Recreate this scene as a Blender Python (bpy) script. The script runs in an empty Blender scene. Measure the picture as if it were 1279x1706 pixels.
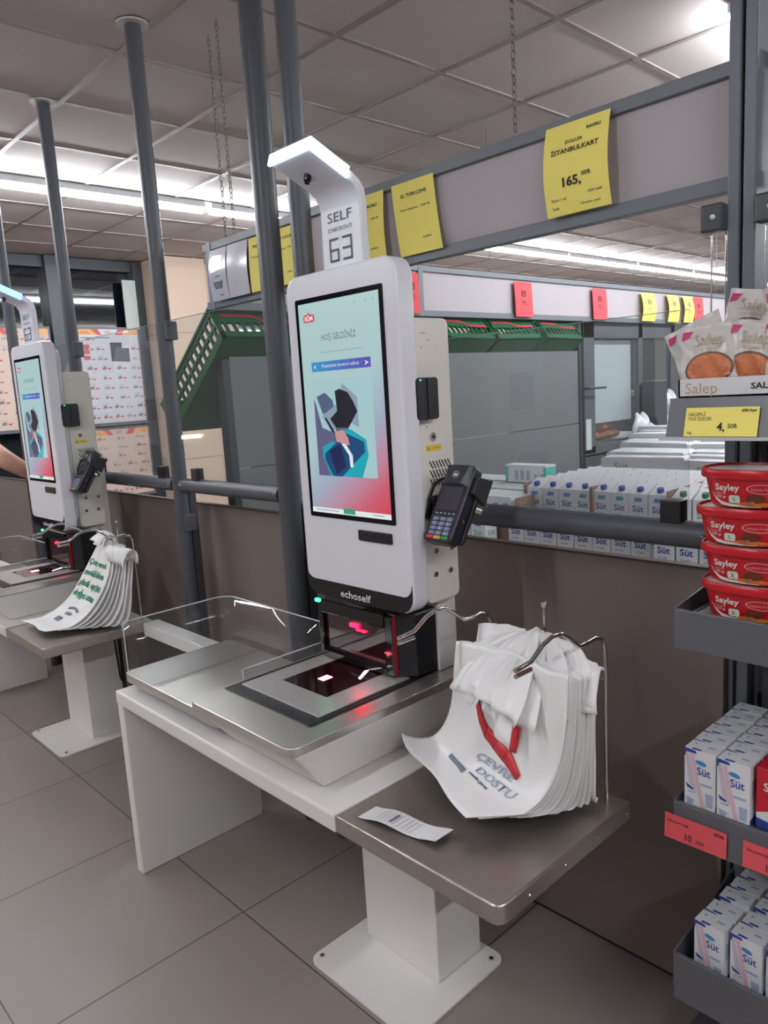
import bpy, math, random
from mathutils import Vector, Matrix
random.seed(7)
PI = math.pi
S = bpy.context.scene
COL = S.collection

# ---------------------------------------------------------------- camera, world, exposure
cam_d = bpy.data.cameras.new('camera')
cam = bpy.data.objects.new('camera', cam_d)
COL.objects.link(cam)
S.camera = cam
right = Vector((0.68876809, 0.72246249, -0.06038608))
down = Vector((0.07458797, -0.15346723, -0.98533469))
fwd = Vector((-0.72113463, 0.67416301, -0.15959034))
R3 = Matrix((right, -down, -fwd)).transposed()
cam.matrix_world = Matrix.Translation((0, 0, 1.45)) @ R3.to_4x4()
cam_d.sensor_fit = 'VERTICAL'
cam_d.sensor_height = 24.0
cam_d.lens = 24.0 * 1255.9 / 1706.0
cam_d.clip_start = 0.02

S.view_settings.view_transform = 'Standard'
S.view_settings.look = 'None'
S.view_settings.gamma = 1.0
S.view_settings.use_curve_mapping = False
S.view_settings.exposure = 0.68
S.cycles.max_bounces = 8
S.cycles.transparent_max_bounces = 16
S.cycles.sample_clamp_indirect = 6.0
S.cycles.caustics_reflective = False
S.cycles.caustics_refractive = False

world = bpy.data.worlds.new('night')
S.world = world
world.use_nodes = True
world.node_tree.nodes['Background'].inputs[0].default_value = (0.02, 0.025, 0.04, 1)
world.node_tree.nodes['Background'].inputs[1].default_value = 0.3

LAMP = 60.0       # emission strength of the ceiling tubes
LAMP_COL = (0.93, 0.97, 1.0)

# ---------------------------------------------------------------- materials
def lin(c):
    return tuple((v / 255 / 12.92) if v / 255 <= 0.04045 else (((v / 255) + 0.055) / 1.055) ** 2.4 for v in c)

MATS = {}
def mat(name, rgb, rough=0.5, metal=0.0, noise=0.0, nscale=20.0, emit=0.0, spec=0.5, coat=0.0, bump=0.0, bscale=200.0, stretch=None):
    if name in MATS:
        return MATS[name]
    m = bpy.data.materials.new(name)
    m.use_nodes = True
    nt = m.node_tree
    b = nt.nodes['Principled BSDF']
    c = lin(rgb)
    b.inputs['Base Color'].default_value = (*c, 1)
    b.inputs['Roughness'].default_value = rough
    b.inputs['Metallic'].default_value = metal
    b.inputs['Specular IOR Level'].default_value = spec
    b.inputs['Coat Weight'].default_value = coat
    if emit:
        b.inputs['Emission Color'].default_value = (*c, 1)
        b.inputs['Emission Strength'].default_value = emit
        b.inputs['Base Color'].default_value = (0.01, 0.01, 0.01, 1)
    if noise or bump:
        tc = nt.nodes.new('ShaderNodeTexCoord')
        mp = nt.nodes.new('ShaderNodeMapping')
        if stretch:
            mp.inputs['Scale'].default_value = stretch
        nt.links.new(tc.outputs['Object'], mp.inputs['Vector'])
        nz = nt.nodes.new('ShaderNodeTexNoise')
        nz.inputs['Scale'].default_value = nscale
        nz.inputs['Detail'].default_value = 4
        nt.links.new(mp.outputs[0], nz.inputs['Vector'])
        if noise:
            mx = nt.nodes.new('ShaderNodeMix')
            mx.data_type = 'RGBA'
            mx.inputs[6].default_value = (*[v * (1 - noise) for v in c], 1)
            mx.inputs[7].default_value = (*[min(1, v * (1 + noise)) for v in c], 1)
            nt.links.new(nz.outputs['Fac'], mx.inputs[0])
            nt.links.new(mx.outputs[2], b.inputs['Base Color'])
            mr = nt.nodes.new('ShaderNodeMapRange')
            mr.inputs[3].default_value = max(0.03, rough - 0.08)
            mr.inputs[4].default_value = min(1, rough + 0.08)
            nt.links.new(nz.outputs['Fac'], mr.inputs[0])
            nt.links.new(mr.outputs[0], b.inputs['Roughness'])
        if bump:
            nb = nt.nodes.new('ShaderNodeTexNoise')
            nb.inputs['Scale'].default_value = bscale
            nt.links.new(mp.outputs[0], nb.inputs['Vector'])
            bp = nt.nodes.new('ShaderNodeBump')
            bp.inputs['Strength'].default_value = bump
            bp.inputs['Distance'].default_value = 0.002
            nt.links.new(nb.outputs['Fac'], bp.inputs['Height'])
            nt.links.new(bp.outputs[0], b.inputs['Normal'])
    MATS[name] = m
    return m

def clear_mat(name, tint, trans, gloss_rough=0.03, ior=1.45, tint_mix=0.0):
    """thin clear sheet: mostly transparent, mirror-like by angle"""
    m = bpy.data.materials.new(name)
    m.use_nodes = True
    nt = m.node_tree
    nt.nodes.remove(nt.nodes['Principled BSDF'])
    out = nt.nodes['Material Output']
    tr = nt.nodes.new('ShaderNodeBsdfTransparent')
    tr.inputs[0].default_value = (*trans, 1)
    gl = nt.nodes.new('ShaderNodeBsdfGlossy')
    gl.inputs['Color'].default_value = (*tint, 1)
    gl.inputs['Roughness'].default_value = gloss_rough
    fr = nt.nodes.new('ShaderNodeFresnel')
    fr.inputs[0].default_value = ior
    mx = nt.nodes.new('ShaderNodeMixShader')
    ge = nt.nodes.new('ShaderNodeNewGeometry')
    iv = nt.nodes.new('ShaderNodeMath'); iv.operation = 'SUBTRACT'; iv.inputs[0].default_value = 1.0
    nt.links.new(ge.outputs['Backfacing'], iv.inputs[1])
    ml = nt.nodes.new('ShaderNodeMath'); ml.operation = 'MULTIPLY'
    nt.links.new(fr.outputs[0], ml.inputs[0]); nt.links.new(iv.outputs[0], ml.inputs[1])
    nt.links.new(ml.outputs[0], mx.inputs[0])
    nt.links.new(tr.outputs[0], mx.inputs[1])
    nt.links.new(gl.outputs[0], mx.inputs[2])
    last = mx
    if tint_mix:
        df = nt.nodes.new('ShaderNodeBsdfDiffuse')
        df.inputs[0].default_value = (0.8, 0.8, 0.8, 1)
        m2 = nt.nodes.new('ShaderNodeMixShader')
        m2.inputs[0].default_value = tint_mix
        nt.links.new(mx.outputs[0], m2.inputs[1])
        nt.links.new(df.outputs[0], m2.inputs[2])
        last = m2
    nt.links.new(last.outputs[0], out.inputs[0])
    return m

WHITE = mat('white_powder_coat', (226, 222, 219), 0.42, noise=0.02, nscale=6)
KWHITE = mat('kiosk_white_gloss', (228, 227, 234), 0.27)
CREAM = mat('cream_steel_box', (222, 216, 208), 0.4, noise=0.015)
STEEL = mat('brushed_steel', (214, 210, 206), 0.33, metal=0.9, noise=0.06, nscale=6, stretch=(1, 6, 1))
STEELD = mat('brushed_steel_edge', (150, 146, 142), 0.33, metal=0.9, noise=0.1, nscale=20)
CHROME = mat('chrome_wire', (205, 202, 200), 0.16, metal=1.0)
BLACK = mat('black_plastic', (26, 26, 30), 0.38)
BLACKG = mat('black_gloss', (16, 14, 18), 0.1)
DARK = mat('dark_rubber', (34, 34, 38), 0.6)
GREYP = mat('grey_powder_tube', (78, 80, 87), 0.42, noise=0.03, spec=0.5)
FRAMEG = mat('fascia_frame_grey', (116, 120, 128), 0.4)
FASC = mat('fascia_panel_grey', (184, 176, 181), 0.6, noise=0.03, nscale=3)
PANEL = mat('taupe_partition', (124, 112, 106), 0.55, noise=0.03, nscale=2)
GOND = mat('gondola_grey', (106, 108, 110), 0.5, noise=0.02, nscale=3)
SHELF = mat('shelf_grey', (92, 92, 97), 0.45, noise=0.03)
BEIGE = mat('beige_cladding', (204, 180, 162), 0.6, noise=0.03, nscale=2)
DGLASS = mat('night_window_glass', (20, 24, 32), 0.04, spec=0.9, coat=0.5)
MULL = mat('window_mullion', (50, 54, 61), 0.4)
YEL = mat('yellow_paper', (255, 236, 122), 0.7, noise=0.03, nscale=8)
RED = mat('red_paper', (222, 84, 92), 0.7, noise=0.03, nscale=8)
PAPER = mat('white_paper', (225, 223, 226), 0.6)
PAPERG = mat('plastic_sleeve', (214, 212, 222), 0.18)
INK = mat('dark_ink', (48, 46, 44), 0.7)
INKG = mat('soft_ink', (128, 120, 96), 0.7)
INKR = mat('red_brown_ink', (120, 40, 46), 0.7)
GREENP = mat('green_crate_plastic', (24, 94, 58), 0.42, noise=0.08, nscale=10)
CRED = mat('crate_red_band', (190, 48, 70), 0.5)
CART = mat('cardboard_brown', (140, 112, 96), 0.75, noise=0.06)
CARTW = mat('carton_white', (228, 228, 232), 0.4, noise=0.015)
BLUE = mat('print_blue', (52, 72, 150), 0.45)
BLUE2 = mat('print_light_blue', (70, 140, 196), 0.45)
PINK = mat('print_pink', (226, 184, 196), 0.45)
GLBL = mat('print_grey_blue', (170, 178, 204), 0.45)
GREEN = mat('print_green', (60, 140, 100), 0.5)
TEAL = mat('print_teal', (94, 190, 180), 0.5)
TUBR = mat('tub_red_plastic', (190, 22, 36), 0.28)
TUBW = mat('tub_white_print', (232, 226, 220), 0.4)
CHOC = mat('print_chocolate', (104, 44, 26), 0.4)
ORNG = mat('print_orange', (214, 118, 48), 0.5)
ORCUP = mat('print_cup_orange', (200, 116, 74), 0.45, noise=0.15, nscale=40)
SACH = mat('sachet_film', (206, 200, 198), 0.26, noise=0.08, nscale=25, bump=0.9, bscale=34)
BAGW = mat('bag_white_plastic', (238, 236, 236), 0.38, noise=0.02, nscale=9, bump=0.35, bscale=45)
BAGRED = mat('bag_red_print', (196, 40, 48), 0.4)
BAGBL = mat('bag_blue_print', (168, 178, 198), 0.5)
BAGDK = mat('bag_slate_print', (112, 120, 134), 0.5)
BAGGR = mat('bag_green_print', (36, 138, 104), 0.5)
SKIN = mat('skin', (214, 164, 142), 0.55, noise=0.04)
BREAD = mat('bread_crust', (176, 100, 58), 0.6, noise=0.25, nscale=14)
LOGOR = mat('logo_red', (214, 40, 70), 0.4, emit=0.7)
REDL = mat('red_laser_light', (255, 8, 40), 0.3, emit=9.0)
REDL2 = mat('red_led_white_core', (255, 90, 110), 0.3, emit=16.0)
REDDIM = mat('red_glow_panel', (130, 10, 28), 0.2, emit=0.3)
GRNL = mat('green_led', (40, 255, 150), 0.3, emit=6.0)
LEDW = mat('white_led_strip', (205, 232, 255), 0.3, emit=7.0)
LEDB = mat('blue_led_strip', (70, 130, 255), 0.3, emit=6.0)
WLED = mat('white_led_dim', (255, 240, 240), 0.3, emit=4.0)
ACR = clear_mat('clear_acrylic', (1, 1, 1), (0.95, 0.96, 0.97), tint_mix=0.02)
ACRE = mat('acrylic_edge', (200, 205, 205), 0.2, spec=0.8)
GLASS = clear_mat('pane_glass', (1, 1, 1), (0.93, 0.95, 0.95), tint_mix=0.03)
FILM = clear_mat('clear_film', (1, 1, 1), (0.92, 0.93, 0.94), 0.1, tint_mix=0.45)

def tube_mat():
    m = bpy.data.materials.new('lamp_diffuser_light')
    m.use_nodes = True
    b = m.node_tree.nodes['Principled BSDF']
    b.inputs['Base Color'].default_value = (0.9, 0.9, 0.9, 1)
    b.inputs['Emission Color'].default_value = (*LAMP_COL, 1)
    b.inputs['Emission Strength'].default_value = LAMP
    return m
TUBE = tube_mat()

def floor_mat():
    m = bpy.data.materials.new('floor_tiles')
    m.use_nodes = True
    nt = m.node_tree
    b = nt.nodes['Principled BSDF']
    tc = nt.nodes.new('ShaderNodeTexCoord')
    mp = nt.nodes.new('ShaderNodeMapping')
    mp.inputs['Location'].default_value = (1.75 + 6.0, -0.99 + 6.0, 0)
    nt.links.new(tc.outputs['Object'], mp.inputs[0])
    br = nt.nodes.new('ShaderNodeTexBrick')
    br.offset = 0.0
    br.inputs['Scale'].default_value = 1.0
    br.inputs['Brick Width'].default_value = 0.6
    br.inputs['Row Height'].default_value = 0.6
    br.inputs['Mortar Size'].default_value = 0.0022
    br.inputs['Mortar Smooth'].default_value = 0.2
    br.inputs['Color1'].default_value = (*lin((152, 143, 138)), 1)
    br.inputs['Color2'].default_value = (*lin((145, 136, 131)), 1)
    br.inputs['Mortar'].default_value = (*lin((80, 74, 70)), 1)
    nt.links.new(mp.outputs[0], br.inputs['Vector'])
    nz = nt.nodes.new('ShaderNodeTexNoise')
    nz.inputs['Scale'].default_value = 3.0
    nz.inputs['Detail'].default_value = 6
    nt.links.new(tc.outputs['Object'], nz.inputs['Vector'])
    mx = nt.nodes.new('ShaderNodeMix')
    mx.data_type = 'RGBA'
    mx.blend_type = 'MULTIPLY'
    mx.inputs[0].default_value = 0.22
    nt.links.new(br.outputs['Color'], mx.inputs[6])
    nt.links.new(nz.outputs['Fac'], mx.inputs[7])
    nt.links.new(mx.outputs[2], b.inputs['Base Color'])
    b.inputs['Roughness'].default_value = 0.42
    bp = nt.nodes.new('ShaderNodeBump')
    bp.inputs['Strength'].default_value = 0.4
    bp.inputs['Distance'].default_value = 0.002
    bp.invert = True
    nt.links.new(br.outputs['Fac'], bp.inputs['Height'])
    nt.links.new(bp.outputs[0], b.inputs['Normal'])
    return m

# ---------------------------------------------------------------- mesh helpers
_txt = {}
def text_shape(s, bold=0.0):
    key = (s, bold)
    if key in _txt:
        return _txt[key]
    cu = bpy.data.curves.new('tmp', 'FONT')
    cu.body = s
    cu.size = 1.0
    cu.resolution_u = 2
    cu.offset = bold
    o = bpy.data.objects.new('tmp', cu)
    COL.objects.link(o)
    dg = bpy.context.evaluated_depsgraph_get()
    me = o.evaluated_get(dg).to_mesh()
    vs = [(v.co.x, v.co.y) for v in me.vertices]
    fs = [tuple(p.vertices) for p in me.polygons]
    o.evaluated_get(dg).to_mesh_clear()
    bpy.data.objects.remove(o)
    bpy.data.curves.remove(cu)
    w = max([v[0] for v in vs] or [1])
    _txt[key] = (vs, fs, w)
    return _txt[key]

class MB:
    def __init__(self):
        self.v, self.f, self.m = [], [], []
    def add(self, vs, fs, m=0):
        n = len(self.v)
        self.v += [tuple(p) for p in vs]
        self.f += [tuple(i + n for i in f) for f in fs]
        self.m += [m] * len(fs)
        return self
    def box(self, x0, x1, y0, y1, z0, z1, m=0):
        vs = [(x, y, z) for z in (z0, z1) for y in (y0, y1) for x in (x0, x1)]
        return self.add(vs, [(0, 2, 3, 1), (4, 5, 7, 6), (0, 1, 5, 4), (2, 6, 7, 3), (0, 4, 6, 2), (1, 3, 7, 5)], m)
    def hexa(self, bot, top, m=0):
        return self.add(list(bot) + list(top), [(3, 2, 1, 0), (4, 5, 6, 7), (0, 1, 5, 4), (1, 2, 6, 5), (2, 3, 7, 6), (3, 0, 4, 7)], m)
    def poly(self, pts, m=0):
        return self.add(pts, [tuple(range(len(pts)))], m)
    def prism(self, pts, fn, a, b, m=0):
        """2-D outline extruded from a to b; fn(p, q, t) -> xyz"""
        n = len(pts)
        vs = [fn(p, q, a) for p, q in pts] + [fn(p, q, b) for p, q in pts]
        fs = [tuple(reversed(range(n))), tuple(range(n, 2 * n))]
        fs += [(i, (i + 1) % n, (i + 1) % n + n, i + n) for i in range(n)]
        return self.add(vs, fs, m)
    def tube(self, path, r, n=10, m=0, cap=True):
        path = [Vector(p) for p in path]
        rings = []
        prev = None
        for i, p in enumerate(path):
            d = (path[min(i + 1, len(path) - 1)] - path[max(i - 1, 0)]).normalized()
            if prev is None:
                a = d.orthogonal().normalized()
            else:
                a = (prev - d * prev.dot(d)).normalized()
            prev = a
            b = d.cross(a)
            rr_ = r[i] if isinstance(r, (list, tuple)) else r
            rings.append([p + (a * math.cos(2 * PI * k / n) + b * math.sin(2 * PI * k / n)) * rr_ for k in range(n)])
        vs = [q for ring in rings for q in ring]
        fs = []
        for i in range(len(rings) - 1):
            for k in range(n):
                fs.append((i * n + k, i * n + (k + 1) % n, (i + 1) * n + (k + 1) % n, (i + 1) * n + k))
        if cap:
            fs.append(tuple(reversed(range(n))))
            fs.append(tuple(range((len(rings) - 1) * n, len(rings) * n)))
        return self.add(vs, fs, m)
    def ball(self, c, r, m=0, nu=12, nv=8, sc=(1, 1, 1)):
        vs, fs = [], []
        for j in range(nv + 1):
            t = PI * j / nv
            for i in range(nu):
                a = 2 * PI * i / nu
                vs.append((c[0] + r * sc[0] * math.sin(t) * math.cos(a), c[1] + r * sc[1] * math.sin(t) * math.sin(a), c[2] + r * sc[2] * math.cos(t)))
        for j in range(nv):
            for i in range(nu):
                fs.append((j * nu + i, (j + 1) * nu + i, (j + 1) * nu + (i + 1) % nu, j * nu + (i + 1) % nu))
        return self.add(vs, fs, m)
    def grid(self, fn, nu, nv, m=0):
        vs = [fn(i / nu, j / nv) for j in range(nv + 1) for i in range(nu + 1)]
        fs = [(j * (nu + 1) + i, j * (nu + 1) + i + 1, (j + 1) * (nu + 1) + i + 1, (j + 1) * (nu + 1) + i) for j in range(nv) for i in range(nu)]
        return self.add(vs, fs, m)
    def text(self, s, h, fn, m=0, width=None, bold=0.0, center=False):
        """lettering; fn(x, y) -> xyz with x along the line, y up; h letter size in metres"""
        vs, fs, w = text_shape(s, bold)
        sx = (width / w) if width else h
        off = -w * sx / 2 if center else 0
        if vs:
            self.add([fn(x * sx + off, y * h) for x, y in vs], fs, m)
        return self
    def build(self, name, mats, parent=None, bevel=0.0, smooth=False, seg=2, solid=0.0, sub=0, fix=True):
        me = bpy.data.meshes.new(name)
        o0 = Vector(ORG.get(parent, (0, 0, 0))) if parent else Vector((0, 0, 0))
        me.from_pydata([tuple(Vector(p) - o0) for p in self.v], [], self.f)
        mats = mats if isinstance(mats, (list, tuple)) else [mats]
        for mm in mats:
            me.materials.append(mm)
        me.polygons.foreach_set('material_index', self.m)
        if smooth:
            me.polygons.foreach_set('use_smooth', [True] * len(me.polygons))
        me.update()
        o = bpy.data.objects.new(name, me)
        COL.objects.link(o)
        if parent:
            o.parent = parent
            ORG[o] = tuple(o0)
        if solid:
            sm = o.modifiers.new('solid', 'SOLIDIFY')
            sm.thickness = solid
            sm.offset = 0
        if bevel:
            bm = o.modifiers.new('bevel', 'BEVEL')
            bm.width = bevel
            bm.segments = seg
            bm.limit_method = 'ANGLE'
            bm.angle_limit = math.radians(40)
            bm.harden_normals = False
        if sub:
            ss = o.modifiers.new('sub', 'SUBSURF')
            ss.levels = ss.render_levels = sub
        if smooth and not sub:
            try:
                me.set_sharp_from_angle(angle=math.radians(42))
            except Exception:
                pass
        return o

ORG = {}
def thing(name, label, cat, loc=(0, 0, 0), group=None):
    o = bpy.data.objects.new(name, None)
    o.empty_display_size = 0.05
    COL.objects.link(o)
    o.location = loc
    ORG[o] = tuple(loc)
    o['label'] = label
    o['category'] = cat
    if group:
        o['group'] = group
    return o
def tag(o, label, cat, group=None, kind=None):
    if label: o['label'] = label
    if cat: o['category'] = cat
    if group: o['group'] = group
    if kind: o['kind'] = kind
    return o
def struct(o):
    o['kind'] = 'structure'
    return o
def copy_tree(o, parent=None):
    c = o.copy()
    COL.objects.link(c)
    if parent:
        c.parent = parent
    for ch in list(o.children):
        copy_tree(ch, c)
    return c
def rr(x0, x1, y0, y1, r, n=5, corners=(1, 1, 1, 1)):
    """rounded rectangle outline, corners bl, br, tr, tl"""
    out = []
    for (cx, cy, a0, c, px, py) in ((x0 + r, y0 + r, PI, corners[0], x0, y0), (x1 - r, y0 + r, 1.5 * PI, corners[1], x1, y0), (x1 - r, y1 - r, 0, corners[2], x1, y1), (x0 + r, y1 - r, 0.5 * PI, corners[3], x0, y1)):
        if c:
            out += [(cx + r * math.cos(a0 + 0.5 * PI * k / n), cy + r * math.sin(a0 + 0.5 * PI * k / n)) for k in range(n + 1)]
        else:
            out.append((px, py))
    return out
XY = lambda p, q, t: (p, q, t)
XZ = lambda p, q, t: (p, t, q)
YZ = lambda p, q, t: (t, p, q)

# ================================================================ the room
CEIL = 2.8
fl = MB(); fl.box(-9, 4.5, -4, 14, -0.1, 0.0)
struct(fl.build('floor', floor_mat()))
CT = mat('ceiling_board', (204, 195, 194), 0.75, noise=0.03, nscale=4)
cl = MB(); cl.box(-9, 4.5, -4, 14, CEIL + 0.006, CEIL + 0.1)
struct(cl.build('ceiling', CT))
GRID = mat('ceiling_grid_bar', (150, 141, 139), 0.4)
g = MB()
k = -1.752
while k > -9: k -= 0.6
while k < 4.4:
    if k > -7.0: g.box(k - 0.012, k + 0.012, -4, 14, CEIL, CEIL + 0.008)
    k += 0.6
k = 2.704 - 0.6 * 11
while k < 13.9:
    g.box(-7.05, 4.5, k - 0.012, k + 0.012, CEIL - 0.0005, CEIL + 0.008)
    k += 0.6
struct(g.build('trim_1', GRID))
WALLM = mat('wall_paint', (150, 144, 140), 0.7)
struct(MB().box(-9, 4.5, -4.1, -4, 0, CEIL).build('wall_back', WALLM))
struct(MB().box(4.5, 4.6, -4, 14, 0, CEIL).build('wall_right', WALLM))
struct(MB().box(-9, 4.5, 14, 14.1, 0, CEIL).build('wall_far', WALLM))

# shop front on the left: dark night windows, mullions, beige cladding
XF = -7.05
struct(MB().box(XF - 0.1, XF - 0.04, -4, 3.56, 0.45, 2.72).build('window_1', DGLASS))
struct(MB().box(XF - 0.1, XF - 0.04, 4.5, 14, 0.45, 2.72).build('window_2', DGLASS))
mu = MB()
mu.box(XF - 0.12, XF + 0.02, -4, 3.56, 2.70, CEIL)
mu.box(XF - 0.12, XF + 0.02, 4.45, 14, 2.70, CEIL)
mu.box(XF - 0.12, XF, -4, 3.56, 0, 0.46)
mu.box(XF - 0.12, XF, 4.45, 14, 0, 0.46)
for y in (-2.5, -0.8, 0.6, 1.95, 5.9, 7.4, 8.9, 10.4, 11.9):
    mu.box(XF - 0.08, XF + 0.05, y - 0.04, y + 0.04, 0, CEIL)
mu.box(XF - 0.08, XF + 0.07, 2.64, 2.84, 0, CEIL)
mu.box(XF - 0.08, XF + 0.05, 3.46, 3.56, 0, CEIL)
struct(mu.build('trim_2', MULL, bevel=0.004))
bg = MB()
bg.box(-7.1, -6.62, 3.56, 4.02, 0, CEIL)
bg.box(-7.1, -6.86, 4.02, 4.5, 0, CEIL)
bg.box(-7.12, -6.98, 7.0, 9.2, 0, 2.7)
struct(bg.build('wall_left', BEIGE, bevel=0.003))
sm_ = MB()
for z in (0.9, 1.5, 2.1):
    sm_.box(-7.1, -6.617, 3.557, 4.023, z, z + 0.006)
struct(sm_.build('trim_3', mat('cladding_joint', (150, 132, 118), 0.6)))
tag(MB().box(-6.995, -6.98, 3.335, 3.465, 2.17, 2.62).build('white_wall_panel', mat('pale_panel', (186, 194, 190), 0.5)), 'narrow pale upright panel hung in the dark shop window', 'panel')

# ---------------------------------------------------------------- ceiling lamps
def lamp_at(x, y0, y1, label, group):
    t = thing('tube_lamp', label, 'ceiling lamp', (x, (y0 + y1) / 2, 2.79), group)
    h = MB(); h.box(x - 0.03, x + 0.03, y0, y1, 2.762, 2.798); h.build('housing', mat('lamp_housing', (200, 202, 206), 0.4), t)
    d = MB(); d.prism(rr(x - 0.026, x + 0.026, 2.728, 2.764, 0.012, 3), XZ, y0 + 0.01, y1 - 0.01)
    d.build('diffuser', TUBE, t)
    return t
for y0 in (-3.1, -1.58, -0.06, 1.46):
    lamp_at(-4.77, y0, y0 + 1.47, 'long white tube lamp in the left ceiling row, over the tills', 'tube lamps of the left row')
lamp_at(-4.77, 2.98, 4.45, 'white tube lamp ending the left ceiling row, partly behind the thickest post', None)
for i in range(5):
    y0 = 5.92 + 1.52 * i
    lamp_at(-4.77, y0, y0 + 1.48, 'white tube lamp in the far row seen under the grey price fascia', 'tube lamps of the far row')
for i in range(4):
    y0 = 3.12 + 1.52 * i
    lamp_at(-1.26, y0, y0 + 1.48, 'white tube lamp glaring at the upper right behind the rack post', 'tube lamps of the right row')
for x, ys in ((-1.26, (-3.4, -1.9)), (1.9, (-1.6, 0.0, 1.6, 3.2, 5.0, 7.0)),):  # unseen lamps; the first pair is added to brighten fascia and kiosk front
    for y0 in ys:
        lamp_at(x, y0, y0 + 1.48, 'unseen white ceiling tube lamp behind the camera', 'tube lamps behind the camera')

# hanging chains
def chain(x, y, z0, z1, label, group=None, thin=False):
    m = MB()
    z = z1
    i = 0
    if thin:
        m.tube([(x, y, z0), (x, y, z1)], 0.0022, 6)
    else:
        while z > z0:
            n = 8
            a = (1, 0) if i % 2 == 0 else (0, 1)
            ring = [(x + a[0] * 0.006 * math.cos(2 * PI * k / n), y + a[1] * 0.006 * math.cos(2 * PI * k / n), z - 0.011 + 0.011 * math.sin(2 * PI * k / n)) for k in range(n + 1)]
            m.tube(ring, 0.0016, 4, cap=False)
            z -= 0.0185
            i += 1
    return tag(m.build('hanging_chain', mat('chain_steel', (112, 108, 106), 0.4, metal=0.6)), label, 'chain', group)
chain(-1.19, 1.635, 2.07, 2.8, 'link chain hanging onto the fascia left of the largest yellow tag')
chain(-2.5, 1.66, 2.07, 2.8, 'link chain at the left end of the fascia, right one of the pair')
chain(-2.62, 1.70, 2.07, 2.8, 'link chain at the left end of the fascia, left one of the pair')
chain(-2.67, 2.9, 2.05, 2.8, 'thin hanging rod left above the second yellow tag', thin=True)
chain(-2.67, 3.4, 2.05, 2.8, 'thin hanging rod right above the second yellow tag', thin=True)
for y in (6.3, 6.9):
    chain(-2.67, y, 2.05, 2.8, 'thin rod dropping from the ceiling over the far fascia tags', 'thin rods over the far fascia', thin=True)

# ================================================================ partition with posts, rail, glass
YP = 1.44
def post(x, r, label, z1=2.8, clamps=(0.98, 1.72), y=YP):
    t = thing('grey_post', label, 'post', (x, y, 0))
    MB().tube([(x, y, 0), (x, y, z1)], r, 20).build('tube', GREYP, t, smooth=True)
    MB().tube([(x, y, z1 - 0.006), (x, y, z1 - 0.001)], r + 0.028, 24).build('ceiling_plate', mat('plate_white', (205, 200, 198), 0.4), t, smooth=True)
    MB().box(x - r * 0.55, x + r * 0.9, y + r * 0.7, y + r + 0.02, 0.01, 1.1).build('backing_bar', mat('dark_bar', (60, 60, 66), 0.5), t)
    for z in clamps:
        MB().box(x - r - 0.012, x + r + 0.016, y - r * 0.5, y + r + 0.004, z - 0.034, z + 0.034).build('clamp', mat('clamp_grey', (76, 78, 84), 0.45), t, bevel=0.004)
    return t
post(-4.39, 0.028, 'thin grey post at the left frame edge behind the far kiosk')
post(-3.59, 0.028, 'grey ceiling post directly right of the far kiosk')
post(-2.705, 0.029, 'grey ceiling post between the two kiosks, left end of the long rail')
post(-1.985, 0.037, 'thickest grey ceiling post running down left of the near kiosk', clamps=())
post(-1.82, 0.031, 'grey ceiling post vanishing behind the near kiosk and its lit head', clamps=())

def rail(x0, x1, label):
    t = thing('guard_rail', label, 'rail', ((x0 + x1) / 2, YP, 1.128))
    MB().tube([(x0, YP, 1.131), (x1, YP, 1.131)], 0.0275, 20).build('pipe', GREYP, t, smooth=True)
    for x in (x0 + 0.015, x1 - 0.015):
        MB().ball((x, YP - 0.028, 1.135), 0.004, 0, 8, 6).build('screw', CHROME, t)
    return t
rail(-4.365, -3.62, 'grey rail at the left frame edge behind the far kiosk')
rail(-3.562, -2.735, 'grey horizontal rail between the two posts right of the far kiosk')
rail(-2.675, -2.022, 'grey horizontal rail running to the thickest post, below clear glass')
rail(-1.785, -0.605, 'dark horizontal rail in front of the milk cartons')

def pane(x0, x1, z1, label, clampx):
    t = thing('glass_screen', label, 'glass screen', ((x0 + x1) / 2, YP, 1.16))
    MB().box(x0, x1, YP - 0.003, YP + 0.003, 1.162, z1).build('pane', GLASS, t)
    e = MB()
    e.box(x0, x1, YP - 0.0028, YP + 0.0028, z1, z1 + 0.0012)
    e.build('polished_edge', mat('glass_edge', (150, 175, 168), 0.2), t)
    for x in clampx:
        MB().box(x - 0.022, x + 0.022, YP - 0.018, YP + 0.014, 1.153, 1.2).build('clamp', BLACK, t, bevel=0.003)
    return t
pane(-4.36, -3.62, 1.755, 'clear glass screen behind the far kiosk', (-4.2, -3.75))
pane(-3.56, -2.735, 1.755, 'clear glass screen in front of the window leaflets', (-3.43, -2.83))
pane(-2.672, -2.024, 1.755, 'clear glass screen left of the thickest post', (-2.56,))
pane(-1.785, -0.66, 1.565, 'clear glass screen above the dark rail before the milk cartons', (-1.6, -0.69))

pn = thing('partition_panel', 'taupe brown partition board behind both checkouts, under the rail', 'partition', (-2.6, 1.58, 0))
for (a, b, z0, z1) in ((-5.6, -3.55, 0.012, 1.030), (-3.545, -0.64, 0.012, 1.030)):
    MB().box(a, b, 1.565, 1.583, z0, z1).build('board', PANEL, pn, bevel=0.0015)
MB().box(-5.6, -0.64, 1.562, 1.586, 1.030, 1.035).build('edge_strip', mat('edge_brown', (70, 58, 54), 0.5), pn)
MB().box(-5.6, -0.64, 1.572, 1.586, 0, 0.012).build('foot_strip', DARK, pn)

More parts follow.
